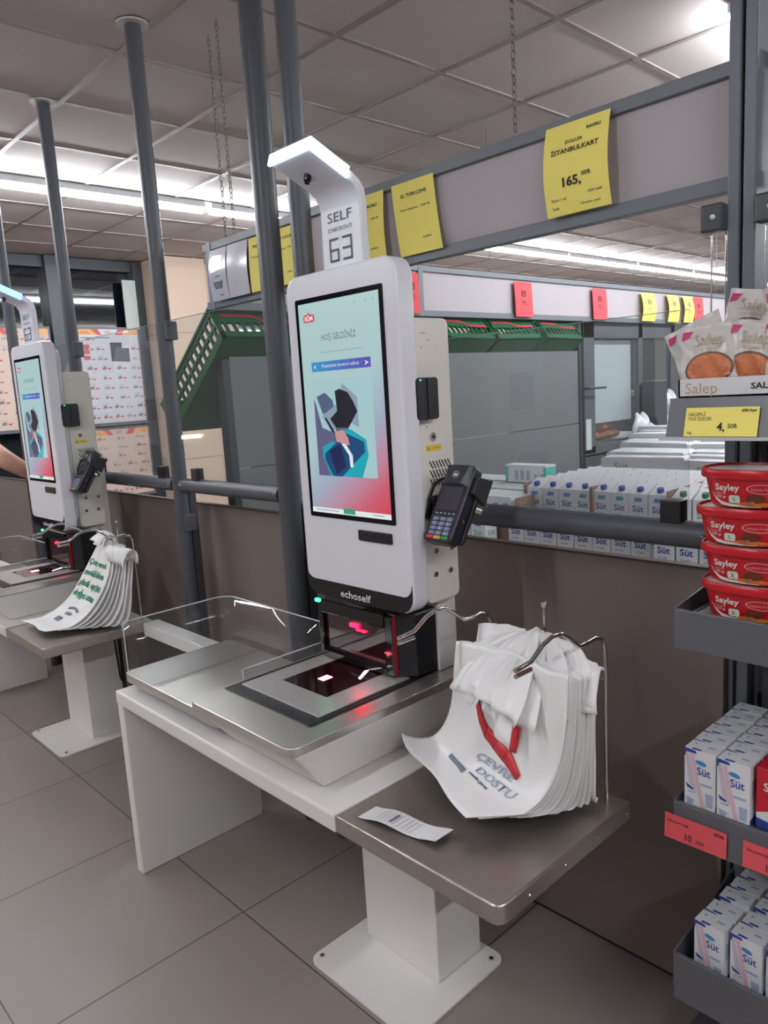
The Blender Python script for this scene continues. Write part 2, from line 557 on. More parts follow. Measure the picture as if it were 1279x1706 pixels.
# ================================================================ checkout station (built once, copied for the far one)
def make_station():
    roots = []
    # ---- bench
    b = thing('checkout_bench', 'near white metal checkout bench carrying the near kiosk', 'bench', (-1.7, 1.1, 0)); roots.append(b)
    m = MB()
    m.box(-2.175, -1.135, 0.87, 1.25, 0.557, 0.6)
    m.build('bench_top', WHITE, b, bevel=0.006)
    MB().box(-2.172, -2.135, 0.872, 1.325, 0.0, 0.5575).build('end_panel', WHITE, b, bevel=0.004)
    MB().box(-2.77, -1.135, 1.252, 1.318, 0.55, 0.60).build('rear_beam', WHITE, b, bevel=0.004)
    # scanner housing, tapered under the steel top
    h = MB()
    h.hexa([(-1.60, 0.926, 0.6), (-1.235, 0.926, 0.6), (-1.235, 1.40, 0.6), (-1.60, 1.40, 0.6)],
           [(-1.618, 0.832, 0.7145), (-1.208, 0.832, 0.7145), (-1.208, 1.41, 0.7145), (-1.618, 1.41, 0.7145)])
    h.build('scanner_housing', WHITE, b, bevel=0.006)
    s = MB(); s.prism(rr(-1.622, -1.203, 0.822, 1.425, 0.028), XY, 0.7145, 0.735)
    s.build('steel_counter', STEEL, b, bevel=0.0015, smooth=True)
    # ---- weighing plate with clear guard
    w = thing('bagging_scale', 'steel bagging scale with a clear guard on the near bench', 'scale', (-1.9, 1.08, 0.6)); roots.append(w)
    MB().box(-2.12, -1.63, 0.93, 1.23, 0.6005, 0.632).build('base', mat('scale_base', (150, 146, 142), 0.4), w)
    s = MB(); s.prism(rr(-2.155, -1.625, 0.897, 1.272, 0.02), XY, 0.628, 0.655)
    s.build('weighing_plate', STEEL, w, bevel=0.0015, smooth=True)
    MB().box(-1.98, -1.978, 0.90, 1.27, 0.6548, 0.6554).build('plate_seam', STEELD, w)
    # acrylic guard: left side and back, rounded joints
    def guard(path, z0, z1, r_end, nm):
        tmb = MB(); e = MB(); n = len(path)
        tops = []
        for i, (x, y) in enumerate(path):
            tops.append((x, y, z1))
        d0 = 0.0
        vs, fs = [], []
        for i, (x, y) in enumerate(path):
            zt = z1
            vs += [(x, y, z0), (x, y, zt)]
        for i in range(n - 1):
            fs.append((2 * i, 2 * i + 2, 2 * i + 3, 2 * i + 1))
        tmb.add(vs, fs)
        o = tmb.build(nm, ACR, w, solid=0.003, smooth=True)
        x, y = path[0]; x2, y2 = path[1]
        L = math.hypot(x2 - x, y2 - y); ux, uy = (x2 - x) / L, (y2 - y) / L
        e.tube([(x, y, z0), (x, y, z1)] + [(p[0], p[1], z1) for p in path[1:]], 0.0022, 6)
        e.build('polished_edge', ACRE, o)
    pts = [(-2.165, 0.915), (-2.165, 1.0), (-2.165, 1.23)]
    pts += [(-2.165 + 0.05 - 0.05 * math.cos(a), 1.23 + 0.05 * math.sin(a)) for a in (0.3, 0.6, 0.9, 1.2, PI / 2)]
    pts += [(-1.9, 1.28), (-1.625, 1.28)]
    guard(pts, 0.61, 0.805, 0.03, 'clear_guard')
    guard([(-1.632, 0.99), (-1.632, 1.02), (-1.632, 1.275)], 0.655, 0.757, 0.03, 'low_clear_guard')
    # ---- barcode scanner
    c = thing('barcode_scanner', 'black barcode scanner glowing red under the near kiosk', 'scanner', (-1.43, 1.15, 0.735)); roots.append(c)
    f = MB(); f.box(-1.605, -1.262, 0.918, 1.40, 0.7352, 0.7385); f.build('black_frame', BLACK, c)
    pl = MB(); pl.box(-1.585, -1.275, 0.955, 1.245, 0.7386, 0.7425); pl.build('scan_plate', mat('scan_plate_steel', (206, 200, 200), 0.3, metal=0.55, bump=0.35, bscale=14), c, bevel=0.001)
    gl = MB(); gl.box(-1.52, -1.345, 1.035, 1.235, 0.7427, 0.7432); gl.build('scan_window', [mat('red_glass', (34, 4, 10), 0.06)], c)
    MB().box(-1.452, -1.43, 1.095, 1.125, 0.7434, 0.7442).build('red_light', REDL2, c)
    MB().poly([(-1.372, 1.16, 0.7436), (-1.362, 1.158, 0.7436), (-1.392, 1.215, 0.7436), (-1.398, 1.205, 0.7436)]).build('white_light', WLED, c)
    # tower
    T = MB()
    T.prism([(-1.59, 1.228), (-1.298, 1.228), (-1.262, 1.262), (-1.262, 1.352), (-1.59, 1.352)], XY, 0.7386, 0.905)
    T.build('tower', BLACK, c, bevel=0.006)
    T2 = MB()
    T2.box(-1.585, -1.57, 1.215, 1.23, 0.745, 0.9)
    T2.box(-1.325, -1.298, 1.215, 1.23, 0.745, 0.9)
    T2.box(-1.57, -1.325, 1.212, 1.23, 0.868, 0.905)
    T2.box(-1.57, -1.325, 1.212, 1.23, 0.745, 0.765)
    T2.build('tower_bezel', BLACKG, c, bevel=0.003)
    W = MB()
    W.poly([(-1.565, 1.226, 0.768), (-1.33, 1.226, 0.768), (-1.33, 1.226, 0.866), (-1.565, 1.226, 0.866)])
    W.build('tower_window', mat('tower_glass', (44, 12, 22), 0.05, spec=0.9), c)
    MB().box(-1.462, -1.432, 1.219, 1.2255, 0.846, 0.855).build('red_light', REDL, c)
    MB().box(-1.44, -1.405, 1.221, 1.2255, 0.838, 0.842).build('red_light', REDL, c)
    MB().box(-1.475, -1.34, 1.223, 1.2255, 0.772, 0.776).build('red_glow', REDDIM, c)
    MB().box(-1.298, -1.296, 1.2175, 1.2275, 0.75, 0.90).build('red_glow', REDDIM, c)
    MB().box(-1.588, -1.572, 1.208, 1.216, 0.896, 0.904).build('green_light', GRNL, c)
    # ---- kiosk
    k = thing('checkout_kiosk', 'near white self checkout kiosk with upright touch screen and lit head', 'kiosk', (-1.37, 1.3, 0.735)); roots.append(k)
    KX0, KX1, KZ0, KZ1, KY = -1.562, -1.172, 0.936, 1.735, 1.17
    o = rr(KX0, KX1, KZ0, KZ1, 0.042, 7)
    m = MB(); m.prism(o, XZ, KY, KY + 0.055)
    body = m.build('screen_body', KWHITE, k, bevel=0.007, smooth=True, seg=3)
    sb = MB(); sb.prism(rr(KX0 + 0.03, KX1 - 0.022, KZ0 + 0.03, KZ1 - 0.03, 0.04), XZ, KY + 0.055, KY + 0.078)
    sb.build('rear_shell', KWHITE, k, bevel=0.008, smooth=True)
    # black bottom strip: curved notch
    bs = MB()
    n = 10
    outl = []
    r = 0.042
    outl += [(KX0 + r - r * math.cos(a) + 0.002, KZ0 + r - r * math.sin(a) + 0.002) for a in [PI / 2 * i / n for i in range(n + 1)]]
    outl += [(KX1 - r + r * math.sin(a) - 0.002, KZ0 + r - r * math.cos(a) + 0.002) for a in [PI / 2 * i / n for i in range(n + 1)]]
    r2 = 0.03
    outl += [(KX1 - 0.002, KZ0 + 0.072)] + [(KX1 - 0.002 - r2 + r2 * math.cos(a), KZ0 + 0.072 - r2 * math.sin(a)) for a in [PI / 2 * i / n for i in range(1, n + 1)]]
    outl += [(KX0 + 0.002 + r2 - r2 * math.sin(a), KZ0 + 0.072 - r2 * math.cos(a)) for a in [PI / 2 * i / n for i in range(n + 1)]]
    bs.prism(outl, XZ, KY - 0.0012, KY + 0.0005)
    bs.text('echoself', 0.026, lambda x, y: (-1.428 + x, KY - 0.0018, 0.945 + y), 1, width=0.113, bold=0.012)
    bs.build('black_strip', [BLACKG, PAPER], k)
    # screen
    sx0, sx1, sz0, sz1 = -1.52, -1.217, 1.148, 1.674
    bz = MB()
    bz.prism(rr(sx0 - 0.004, sx1 + 0.004, sz0 - 0.004, sz1 + 0.004, 0.004, 2), XZ, KY - 0.0015, KY + 0.001)
    scr = bz.build('screen_bezel', BLACKG, k)
    m = bpy.data.materials.get('screen_picture') or screen_mat()
    s = MB()
    a0, a1, b0, b1 = sx0 + 0.008, sx1 - 0.008, sz0 + 0.008, sz1 - 0.008
    W_, H_ = a1 - a0, b1 - b0
    def P(u, v, d=0.0004):   # u,v in 0..1, v down
        return (a0 + u * W_, KY - 0.0022 - d, b1 - v * H_)
    s.poly([P(0, 1, 0), P(1, 1, 0), P(1, 0, 0), P(0, 0, 0)], 0)
    mats = [m] + [e_mat(nm, c, st) for nm, c, st in SCREENCOL]
    ci = {nm: i + 1 for i, (nm, c, st) in enumerate(SCREENCOL)}
    def pg(pts, c, d=0.0004):
        s.poly([P(u, v, d) for u, v in pts], ci[c])
    def tx(t_, u, v, h, c, width=None, bold=0.0, d=0.0008, center=False):
        s.text(t_, h, lambda x, y: (a0 + u * W_ + x, KY - 0.0022 - d, b1 - v * H_ + y), ci[c], width=width, bold=bold, center=center)
    # logo
    s.prism(rr(a0 + 0.065 * W_, a0 + 0.21 * W_, b1 - 0.088 * H_, b1 - 0.052 * H_, 0.006), XZ, KY - 0.0026, KY - 0.0024, ci['red'])
    pg([(0.115, 0.052), (0.135, 0.040), (0.155, 0.052)], 'red')
    tx('BİM', 0.082, 0.081, 0.016, 'white', width=0.031, bold=0.02)
    tx('HOŞ GELDİNİZ', 0.5, 0.180, 0.021, 'ink', width=0.125, center=True)
    pg([(0.24, 0.232), (0.8, 0.232), (0.8, 0.2345), (0.24, 0.2345)], 'grey')
    for i in range(8):
        u0 = 0.13 + 0.74 * i / 8
        pg([(u0, 0.275), (u0 + 0.0926, 0.275), (u0 + 0.0926, 0.32), (u0, 0.32)], 'ban%d' % i)
    tx('Poşetinizi kontrol ediniz', 0.5, 0.303, 0.011, 'white', width=0.135, center=True)
    pg([(0.16, 0.298), (0.185, 0.288), (0.18, 0.298), (0.185, 0.308)], 'white', 0.0008)
    pg([(0.80, 0.288), (0.85, 0.298), (0.80, 0.310), (0.815, 0.298)], 'white', 0.0008)
    for u in (0.72, 0.84, 0.93):
        pg([(u, 0.03), (u + 0.015, 0.03), (u + 0.015, 0.036), (u, 0.036)], 'grey')
    # pictured till and basket
    X = lambda q: [(0.13 + (a) * 0.74, 0.355 + b_ * 0.46) for a, b_ in q]
    pg(X([(0, 0), (1, 0), (1, 1), (0, 1)]), 'pale')
    pg(X([(0.5, 0.05), (0.75, 0.2), (0.75, 0.5), (0.5, 0.4)]), 'lgrey', 0.0006)
    pg(X([(0.05, 0.18), (0.2, 0.14), (0.33, 0.22), (0.36, 0.32), (0.14, 0.36)]), 'slate', 0.0007)
    pg(X([(0.12, 0.38), (0.40, 0.26), (0.62, 0.34), (0.5, 0.48), (0.28, 0.54)]), 'lgrey', 0.0008)
    pg(X([(0.38, 0.13), (0.46, 0.11), (0.6, 0.15), (0.68, 0.24), (0.74, 0.34), (0.58, 0.50), (0.36, 0.50), (0.27, 0.41), (0.4, 0.33)]), 'black', 0.001)
    pg(X([(0.17, 0.40), (0.2, 0.395), (0.35, 0.56), (0.31, 0.57)]), 'black', 0.001)
    pg(X([(0.36, 0.50), (0.58, 0.50), (0.54, 0.60), (0.36, 0.58)]), 'slate', 0.0011)
    pg(X([(0, 0.2), (0.03, 0.25), (0.12, 0.5), (0.36, 0.56), (0.40, 0.66), (0.16, 0.78), (0.24, 1.0), (0, 1.0)]), 'mauve', 0.0012)
    pg(X([(0.10, 0.70), (0.28, 0.64), (0.36, 0.66), (0.50, 0.52), (0.62, 0.52), (0.86, 0.62), (0.88, 0.78), (0.76, 1.0), (0.22, 1.0), (0.10, 0.80)]), 'cyan', 0.0014)
    pg(X([(0.13, 0.77), (0.30, 0.68), (0.54, 0.56), (0.82, 0.64), (0.83, 0.74), (0.42, 1.0), (0.26, 1.0), (0.14, 0.84)]), 'navy', 0.0016)
    pg(X([(0.22, 0.74), (0.42, 0.66), (0.5, 0.9), (0.32, 0.98)]), 'deep', 0.0017)
    pg(X([(0.44, 0.66), (0.5, 0.65), (0.62, 0.78), (0.62, 0.9), (0.57, 0.9), (0.56, 0.78)]), 'white', 0.0018)
    pg(X([(0.34, 0.54), (0.48, 0.52), (0.56, 0.60), (0.58, 0.68), (0.46, 0.66), (0.36, 0.64)]), 'skin', 0.0019)
    pg([(0, 0.975), (1, 0.975), (1, 1), (0, 1)], 'white', 0.0006)
    pg([(0.42, 0.968), (0.57, 0.968), (0.57, 0.995), (0.42, 0.995)], 'green', 0.0008)
    pg([(0.05, 0.984), (0.36, 0.984), (0.36, 0.988), (0.05, 0.988)], 'grey', 0.0008)
    pg([(0.78, 0.984), (0.92, 0.984), (0.92, 0.988), (0.78, 0.988)], 'grey', 0.0008)
    s.build('display', mats, scr)
    # printer slot
    m = MB(); m.prism(rr(-1.343, -1.228, 1.098, 1.124, 0.004, 3), XZ, KY - 0.004, KY + 0.002)
    m.build('receipt_slot', BLACK, k, bevel=0.001)
    # stalk with arched head
    st = MB()
    prof = [(1.178, 1.70), (1.178, 1.86)]
    # outer profile (Y,Z) going up, bending forward and rising slightly
    outer = [(1.208, 1.72), (1.208, 1.868), (1.203, 1.893), (1.188, 1.912), (1.168, 1.924), (1.06, 1.972)]
    inner = [(1.052, 1.953), (1.158, 1.906), (1.173, 1.896), (1.183, 1.880), (1.186, 1.862), (1.186, 1.72)]
    st.prism(outer + inner, YZ, -1.425, -1.285)
    st.build('stalk', KWHITE, k, bevel=0.004, smooth=True)
    ftx = MB()
    fy = 1.1848
    ftx.text('SELF', 0.030, lambda x, y: (-1.400 + x, fy, 1.836 + y), 0, width=0.086)
    ftx.text('CHECKOUT', 0.013, lambda x, y: (-1.400 + x, fy, 1.815 + y), 0, width=0.086)
    # seven-segment digits 8 8
    def seg7(x, z, w, h, t, segs):
        M_ = {'a': (x, x + w, z + h - t, z + h), 'g': (x, x + w, z + h / 2 - t / 2, z + h / 2 + t / 2), 'd': (x, x + w, z, z + t),
              'f': (x, x + t, z + h / 2, z + h), 'b': (x + w - t, x + w, z + h / 2, z + h), 'e': (x, x + t, z, z + h / 2), 'c': (x + w - t, x + w, z, z + h / 2)}
        for q in segs:
            p = M_[q]
            g_ = 0.001
            ftx.box(p[0] + g_, p[1] - g_, fy - 0.0004, fy, p[2] + g_, p[3] - g_)
    seg7(-1.398, 1.748, 0.034, 0.054, 0.0065, 'afgedc')
    seg7(-1.352, 1.748, 0.034, 0.054, 0.0065, 'abgcd')
    ftx.build('sign_lettering', mat('sign_ink', (70, 70, 76), 0.5), k)
    le = MB()
    # glowing band along the front edge and the right top edge of the head
    le.hexa([(-1.427, 1.048, 1.951), (-1.283, 1.048, 1.951), (-1.283, 1.054, 1.949), (-1.427, 1.054, 1.949)],
            [(-1.427, 1.056, 1.9745), (-1.283, 1.056, 1.9745), (-1.283, 1.062, 1.972), (-1.427, 1.062, 1.972)])
    le.hexa([(-1.2855, 1.048, 1.951), (-1.2805, 1.048, 1.951), (-1.2805, 1.150, 1.906), (-1.2855, 1.150, 1.906)],
            [(-1.2855, 1.056, 1.9745), (-1.2805, 1.056, 1.9745), (-1.2805, 1.158, 1.930), (-1.2855, 1.158, 1.930)])
    le.build('light_strip', LEDW, k)
    cm = MB(); cm.tube([(-1.37, 1.115, 1.934), (-1.37, 1.111, 1.915)], 0.0085, 12); cm.tube([(-1.37, 1.1115, 1.916), (-1.37, 1.109, 1.909)], 0.006, 12)
    cm.build('camera_dome', BLACKG, k, smooth=True)
    # side box
    bx = MB(); bx.prism(rr(1.248, 1.362, 0.94, 1.606, 0.018, 5, (1, 1, 1, 0)), YZ, -1.50, -1.2)
    bx.build('side_box', CREAM, k, bevel=0.003, smooth=True)
    sx = -1.2
    for (y, z) in ((1.283, 1.066), (1.338, 1.064), (1.278, 1.010), (1.331, 1.010)):
        q = MB(); q.tube([(sx + 0.0002, y, z), (sx + 0.003, y, z)], 0.0065, 12); q.build('screw', CHROME, k, smooth=True)
    q = MB(); q.tube([(sx + 0.0002, 1.291, 1.336), (sx + 0.003, 1.291, 1.336)], 0.0095, 14); q.tube([(sx + 0.003, 1.291, 1.336), (sx + 0.0035, 1.291, 1.336)], 0.004, 8, 1); q.build('lock', [CHROME, BLACK], k, smooth=True)
    q = MB(); q.box(sx + 0.0002, sx + 0.0008, 1.266, 1.318, 1.303, 1.317)
    q.text('UYARI', 0.007, lambda x, y: (sx + 0.0011, 1.288 + x, 1.3075 + y), 1, width=0.026)
    q.poly([(sx + 0.0011, 1.270, 1.306), (sx + 0.0011, 1.278, 1.306), (sx + 0.0011, 1.274, 1.314)], 1)
    q.build('warning_sticker', [mat('sticker_yellow', (226, 200, 60), 0.5), mat('sticker_ink', (150, 110, 20), 0.5)], k)
    q = MB()
    random.seed(3)
    for y, z in ((1.27, 1.572), (1.279, 1.571), (1.29, 1.556), (1.268, 1.54), (1.274, 1.375), (1.284, 1.382), (1.292, 1.376), (1.272, 1.36)):
        q.tube([(sx + 0.0002, y, z), (sx + 0.0006, y, z)], 0.0019, 6)
    q.build('pin_holes', mat('hole_grey', (110, 104, 98), 0.6), k)
    q = MB()
    for i in range(7):
        for j in range(3):
            y = 1.278 + i * 0.0105; z = 1.262 - j * 0.021
            if y < 1.33 + 0.02 * (2 - j):
                q.add([(sx + 0.0006, y - 0.004, z + 0.017), (sx + 0.0006, y - 0.0005, z + 0.018), (sx + 0.0006, y + 0.0105, z), (sx + 0.0006, y + 0.007, z - 0.001)], [(0, 1, 2, 3)])
    q.build('speaker_slots', BLACK, k)
    # small black contactless reader on the side
    q = MB(); q.prism(rr(1.212, 1.288, 1.378, 1.472, 0.008, 4), YZ, -1.1985, -1.172)
    rd = q.build('side_reader', mat('reader_black', (40, 40, 46), 0.4), k, bevel=0.002, smooth=True)
    MB().box(-1.1718, -1.171, 1.228, 1.232, 1.4655, 1.4675).build('green_light', GRNL, rd)
    MB().box(-1.1718, -1.1705, 1.25, 1.252, 1.38, 1.47).build('reader_seam', BLACKG, rd)
    # rear column, slanted top, down to the bench
    cc = MB(); cc.prism([(1.335, 0.7352), (1.405, 0.7352), (1.405, 1.24), (1.363, 1.29), (1.363, 0.93), (1.335, 0.93)], YZ, -1.50, -1.255)
    cc.build('rear_column', WHITE, k, bevel=0.003)
    cc = MB(); cc.box(-1.50, -1.238, 1.402, 1.408, 0.6005, 0.7145); cc.build('column_foot', WHITE, k)
    # ---- payment terminal
    t = thing('card_terminal', 'black card payment terminal on the side of the near kiosk', 'card terminal', (-1.12, 1.25, 1.19)); roots.append(t)
    c0 = Vector((-1.122, 1.250, 1.192)); e1 = Vector((1, 0, 0)); e2 = Vector((0, 0.10, 0.158)).normalized(); e3 = e1.cross(e2)  # e3 out of the face
    def Q(a, b_, d):
        return tuple(c0 + e1 * a + e2 * b_ + e3 * d)
    body = MB()
    body.prism(rr(-0.041, 0.041, -0.095, 0.095, 0.012, 4), lambda p, q, z: Q(p, q, z), -0.032, 0.0)
    tb = body.build('terminal_body', mat('terminal_black', (38, 38, 48), 0.35), t, bevel=0.004, smooth=True)
    hd = MB(); hd.hexa([Q(-0.041, 0.04, -0.001), Q(0.041, 0.04, -0.001), Q(0.036, 0.093, -0.001), Q(-0.036, 0.093, -0.001)],
                       [Q(-0.02, 0.046, 0.008), Q(0.02, 0.046, 0.008), Q(0.032, 0.088, 0.009), Q(-0.032, 0.088, 0.009)])
    hd.tube([Q(0.009 * math.cos(a), 0.066 + 0.008 * math.sin(a), 0.0092) for a in [PI * 2 * i / 14 for i in range(15)]], 0.0007, 4, 1)
    hd.poly([Q(-0.005, 0.062, 0.0094), Q(0.005, 0.062, 0.0094), Q(0.005, 0.069, 0.0094), Q(-0.005, 0.069, 0.0094)], 1)
    hd.poly([Q(-0.02, 0.0905, 0.003), Q(0.02, 0.0905, 0.003), Q(0.019, 0.089, 0.0085), Q(-0.019, 0.089, 0.0085)], 2)
    hd.build('printer_lid', [mat('terminal_lid', (46, 48, 54), 0.4), PAPER, INKR], t, bevel=0.001)
    MB().prism(rr(-0.031, 0.031, -0.019, 0.038, 0.003, 2), lambda p, q, z: Q(p, q, z), 0.0, 0.0012).build('terminal_screen', mat('terminal_lcd', (62, 56, 68), 0.15), t)
    KB = mat('key_grey', (124, 130, 160), 0.4)
    rows = 4
    for r_ in range(rows):
        for c_ in range(3):
            q = MB(); x = -0.029 + c_ * 0.0205; y = -0.045 - r_ * 0.0112
            q.prism(rr(x, x + 0.0175, y, y + 0.0088, 0.002, 2), lambda p, q_, z: Q(p, q_, z), 0.0, 0.0022, 0)
            s_ = ['1', '2', '3', '4', '5', '6', '7', '8', '9', '*', '0', '#'][r_ * 3 + c_]
            q.text(s_, 0.008, lambda a, b_, x=x, y=y: Q(x + 0.006 + a, y + 0.0015 + b_, 0.0024), 1)
            q.build('key', [KB, PAPER], t)
    for c_, mm in enumerate((mat('key_red', (205, 60, 70), 0.4), mat('key_yellow', (214, 160, 60), 0.4), mat('key_green', (40, 140, 80), 0.4))):
        x = -0.032 + c_ * 0.022
        q = MB(); q.prism(rr(x, x + 0.02, -0.0885, -0.081, 0.002, 2), lambda p, q_, z: Q(p, q_, z), 0.0, 0.0022); q.build('key', mm, t)
    for c_ in range(5):
        x = -0.028 + c_ * 0.0125
        q = MB(); q.poly([Q(x, -0.0275, 0.0006), Q(x + 0.006, -0.0275, 0.0006), Q(x + 0.006, -0.0255, 0.0006), Q(x, -0.0255, 0.0006)]); q.build('function_mark', PAPER, t)
    cr = MB(); cr.prism(rr(-0.043, 0.046, -0.085, 0.06, 0.01, 3), lambda p, q, z: Q(p, q, z), -0.044, -0.0325)
    cr.box(-1.198, -1.10, 1.275, 1.305, 1.16, 1.20)
    cr.hexa([Q(0.04, 0.02, -0.06), Q(0.054, 0.02, -0.06), Q(0.054, 0.085, -0.06), Q(0.04, 0.085, -0.06)], [Q(0.04, 0.03, -0.01), Q(0.052, 0.03, -0.01), Q(0.05, 0.07, -0.01), Q(0.04, 0.07, -0.01)])
    cr.build('holder', DARK, t, bevel=0.003)
    for (a, b_) in ((0.0415, 0.055), (0.0415, -0.035)):
        q = MB(); q.tube([Q(a, b_, -0.018), Q(a + 0.002, b_, -0.018)], 0.004, 10); q.build('screw', CHROME, t)
    q = MB(); q.tube([Q(0.046, 0.005, -0.04), Q(0.056, 0.005, -0.05)], 0.009, 12); q.build('thumb_screw', CHROME, t, smooth=True)
    q = MB(); q.box(-1.2, -1.178, 1.262, 1.285, 1.14, 1.195); q.build('cable_plug', BLACK, t, bevel=0.002)
    q = MB()
    q.tube([(-1.196, 1.252, 1.15), (-1.19, 1.262, 1.20), (-1.186, 1.275, 1.228), (-1.172, 1.29, 1.24), (-1.15, 1.30, 1.238)], 0.0035, 8)
    q.build('cable', BLACK, t, smooth=True)
    # ---- bag table
    bt = thing('bag_table', 'near steel-topped bag table on a white pedestal', 'table', (-0.92, 1.08, 0)); roots.append(bt)
    m = MB(); m.prism(rr(-1.133, -0.712, 0.87, 1.30, 0.02, 5, (0, 1, 0, 0)), XY, 0.561, 0.6)
    m.build('table_top', mat('table_steel', (176, 168, 160), 0.36, metal=0.85, noise=0.08, nscale=8, stretch=(5, 1, 1)), bt, bevel=0.004, smooth=True)
    for y in (0.95, 1.06, 1.17, 1.28):
        MB().ball((-0.711, y, 0.582), 0.003, 0, 8, 6).build('rivet', CHROME, bt)
    MB().box(-1.152 - 0.26, -1.152, 1.165, 1.325, 0.008, 0.5495).build('pedestal', WHITE, bt, bevel=0.003)
    ORG_ = None
    for (x, z) in ((-1.395, 0.46), (-1.19, 0.44), (-1.395, 0.33)):
        MB().ball((x, 1.1645, z), 0.003, 0, 8, 6).build('rivet', CHROME, bt)
    m = MB(); m.prism(rr(-1.46, -1.085, 1.0, 1.345, 0.03, 5), XY, 0.0005, 0.008)
    m.build('foot_plate', WHITE, bt, bevel=0.001, smooth=True)
    for (x, y) in ((-1.44, 1.03), (-1.11, 1.315), (-1.11, 1.03), (-1.44, 1.315)):
        q = MB(); q.tube([(x, y, 0.008), (x, y, 0.011)], 0.006, 10); q.build('floor_bolt', CHROME, bt)
    # ---- bag hanger
    hg = thing('bag_hanger', 'chrome wire bag hanger with centre peg on the near bag table', 'hanger', (-0.89, 1.27, 0.6)); roots.append(hg)
    ypath = [(1.268, 0.6005), (1.268, 0.90), (1.267, 0.93), (1.258, 0.946), (1.233, 0.955), (1.20, 0.953), (1.175, 0.955), (1.145, 0.979), (1.121, 0.994), (1.09, 0.997), (1.062, 0.99), (1.026, 0.970), (0.98, 0.967)]
    for x, nm in ((-1.03, 'left'), (-0.748, 'right')):
        m = MB(); m.tube([(x, y, z) for y, z in ypath], 0.0042, 10)
        ar = m.build('wire_arm', CHROME, hg, smooth=True)
        m = MB(); m.tube([(x + 0.002, 1.022, 0.958), (x + 0.002, 0.978, 0.958)], 0.0042, 10); m.build('arm_tip', CHROME, ar, smooth=True)
    m = MB(); m.tube([(-1.03, 1.268, 0.86), (-0.748, 1.268, 0.86)], 0.0035, 8); m.build('cross_wire', CHROME, hg, smooth=True)
    m = MB(); m.tube([(-0.89, 1.272, 0.60), (-0.89, 1.272, 0.982)], 0.0035, 8); m.ball((-0.89, 1.272, 0.988), 0.0075, 0, 12, 8); m.build('peg', CHROME, hg, smooth=True)
    return roots

SCREENCOL = [('red', (206, 46, 78), 1), ('white', (232, 240, 240), 1), ('ink', (90, 108, 112), 1), ('grey', (140, 158, 160), 1),
             ('pale', (168, 204, 208), 1), ('lgrey', (140, 160, 178), 1), ('slate', (84, 98, 128), 1), ('black', (28, 26, 40), 1),
             ('mauve', (98, 96, 132), 1), ('cyan', (24, 168, 184), 1), ('navy', (22, 72, 122), 1), ('deep', (28, 36, 86), 1),
             ('skin', (204, 150, 150), 1), ('green', (70, 160, 116), 1)]
SCREENCOL += [('ban%d' % i, tuple(int(a + (b - a) * i / 7) for a, b in zip((56, 150, 206), (92, 82, 184))), 1) for i in range(8)]
def e_mat(nm, c, st):
    return mat('screen_' + nm, c, 0.25, emit=0.56 * st)
def screen_mat():
    """display backlight: pale aqua fading to raspberry at the lower right"""
    m = bpy.data.materials.new('screen_picture')
    m.use_nodes = True
    nt = m.node_tree
    b = nt.nodes['Principled BSDF']
    b.inputs['Base Color'].default_value = (0.01, 0.01, 0.01, 1)
    b.inputs['Roughness'].default_value = 0.2
    tc = nt.nodes.new('ShaderNodeTexCoord')
    mp = nt.nodes.new('ShaderNodeSeparateXYZ')
    nt.links.new(tc.outputs['Generated'], mp.inputs[0])
    # t = (1-z)*1.1 + x*0.55
    a = nt.nodes.new('ShaderNodeMath'); a.operation = 'MULTIPLY_ADD'
    a.inputs[1].default_value = -1.15; a.inputs[2].default_value = 1.15
    nt.links.new(mp.outputs['Z'], a.inputs[0])
    c = nt.nodes.new('ShaderNodeMath'); c.operation = 'MULTIPLY_ADD'
    c.inputs[1].default_value = 0.5
    nt.links.new(mp.outputs['X'], c.inputs[0])
    nt.links.new(a.outputs[0], c.inputs[2])
    r = nt.nodes.new('ShaderNodeValToRGB')
    e = r.color_ramp.elements
    e[0].position = 0.0; e[0].color = (*lin((176, 208, 204)), 1)
    e[1].position = 1.0; e[1].color = (*lin((214, 70, 92)), 1)
    for p, cc in ((0.5, (176, 204, 208)), (0.68, (164, 176, 196)), (0.8, (192, 140, 164)), (0.9, (208, 96, 116))):
        el = e.new(p); el.color = (*lin(cc), 1)
    sc = nt.nodes.new('ShaderNodeMath'); sc.operation = 'MULTIPLY'; sc.inputs[1].default_value = 0.62
    nt.links.new(c.outputs[0], sc.inputs[0])
    nt.links.new(sc.outputs[0], r.inputs[0])
    nt.links.new(r.outputs[0], b.inputs['Emission Color'])
    b.inputs['Emission Strength'].default_value = 0.56
    return m

near = make_station()
PITCH = -2.06
far_labels = {
    'checkout_bench': 'far white metal checkout bench at the left frame edge',
    'bagging_scale': 'steel bagging scale of the far checkout, cut by the left frame edge',
    'barcode_scanner': 'black barcode scanner under the far kiosk at the left',
    'checkout_kiosk': 'far white self checkout kiosk with blue lit head at the left frame edge',
    'card_terminal': 'black card payment terminal on the side of the far kiosk',
    'bag_table': 'far steel-topped bag table on a white pedestal, left',
    'bag_hanger': 'chrome wire bag hanger on the far bag table',
}
for r_ in near:
    c = copy_tree(r_)
    c.location.x += PITCH
    base = r_.name.split('.')[0]
    c['label'] = far_labels[base]
    if base == 'checkout_kiosk':
        for ch in c.children:
            if ch.name.startswith('light_strip'):
                ch.data = ch.data.copy()
                ch.data.materials[0] = LEDB
    if base in ('checkout_bench', 'bagging_scale', 'barcode_scanner', 'checkout_kiosk'):
        pass

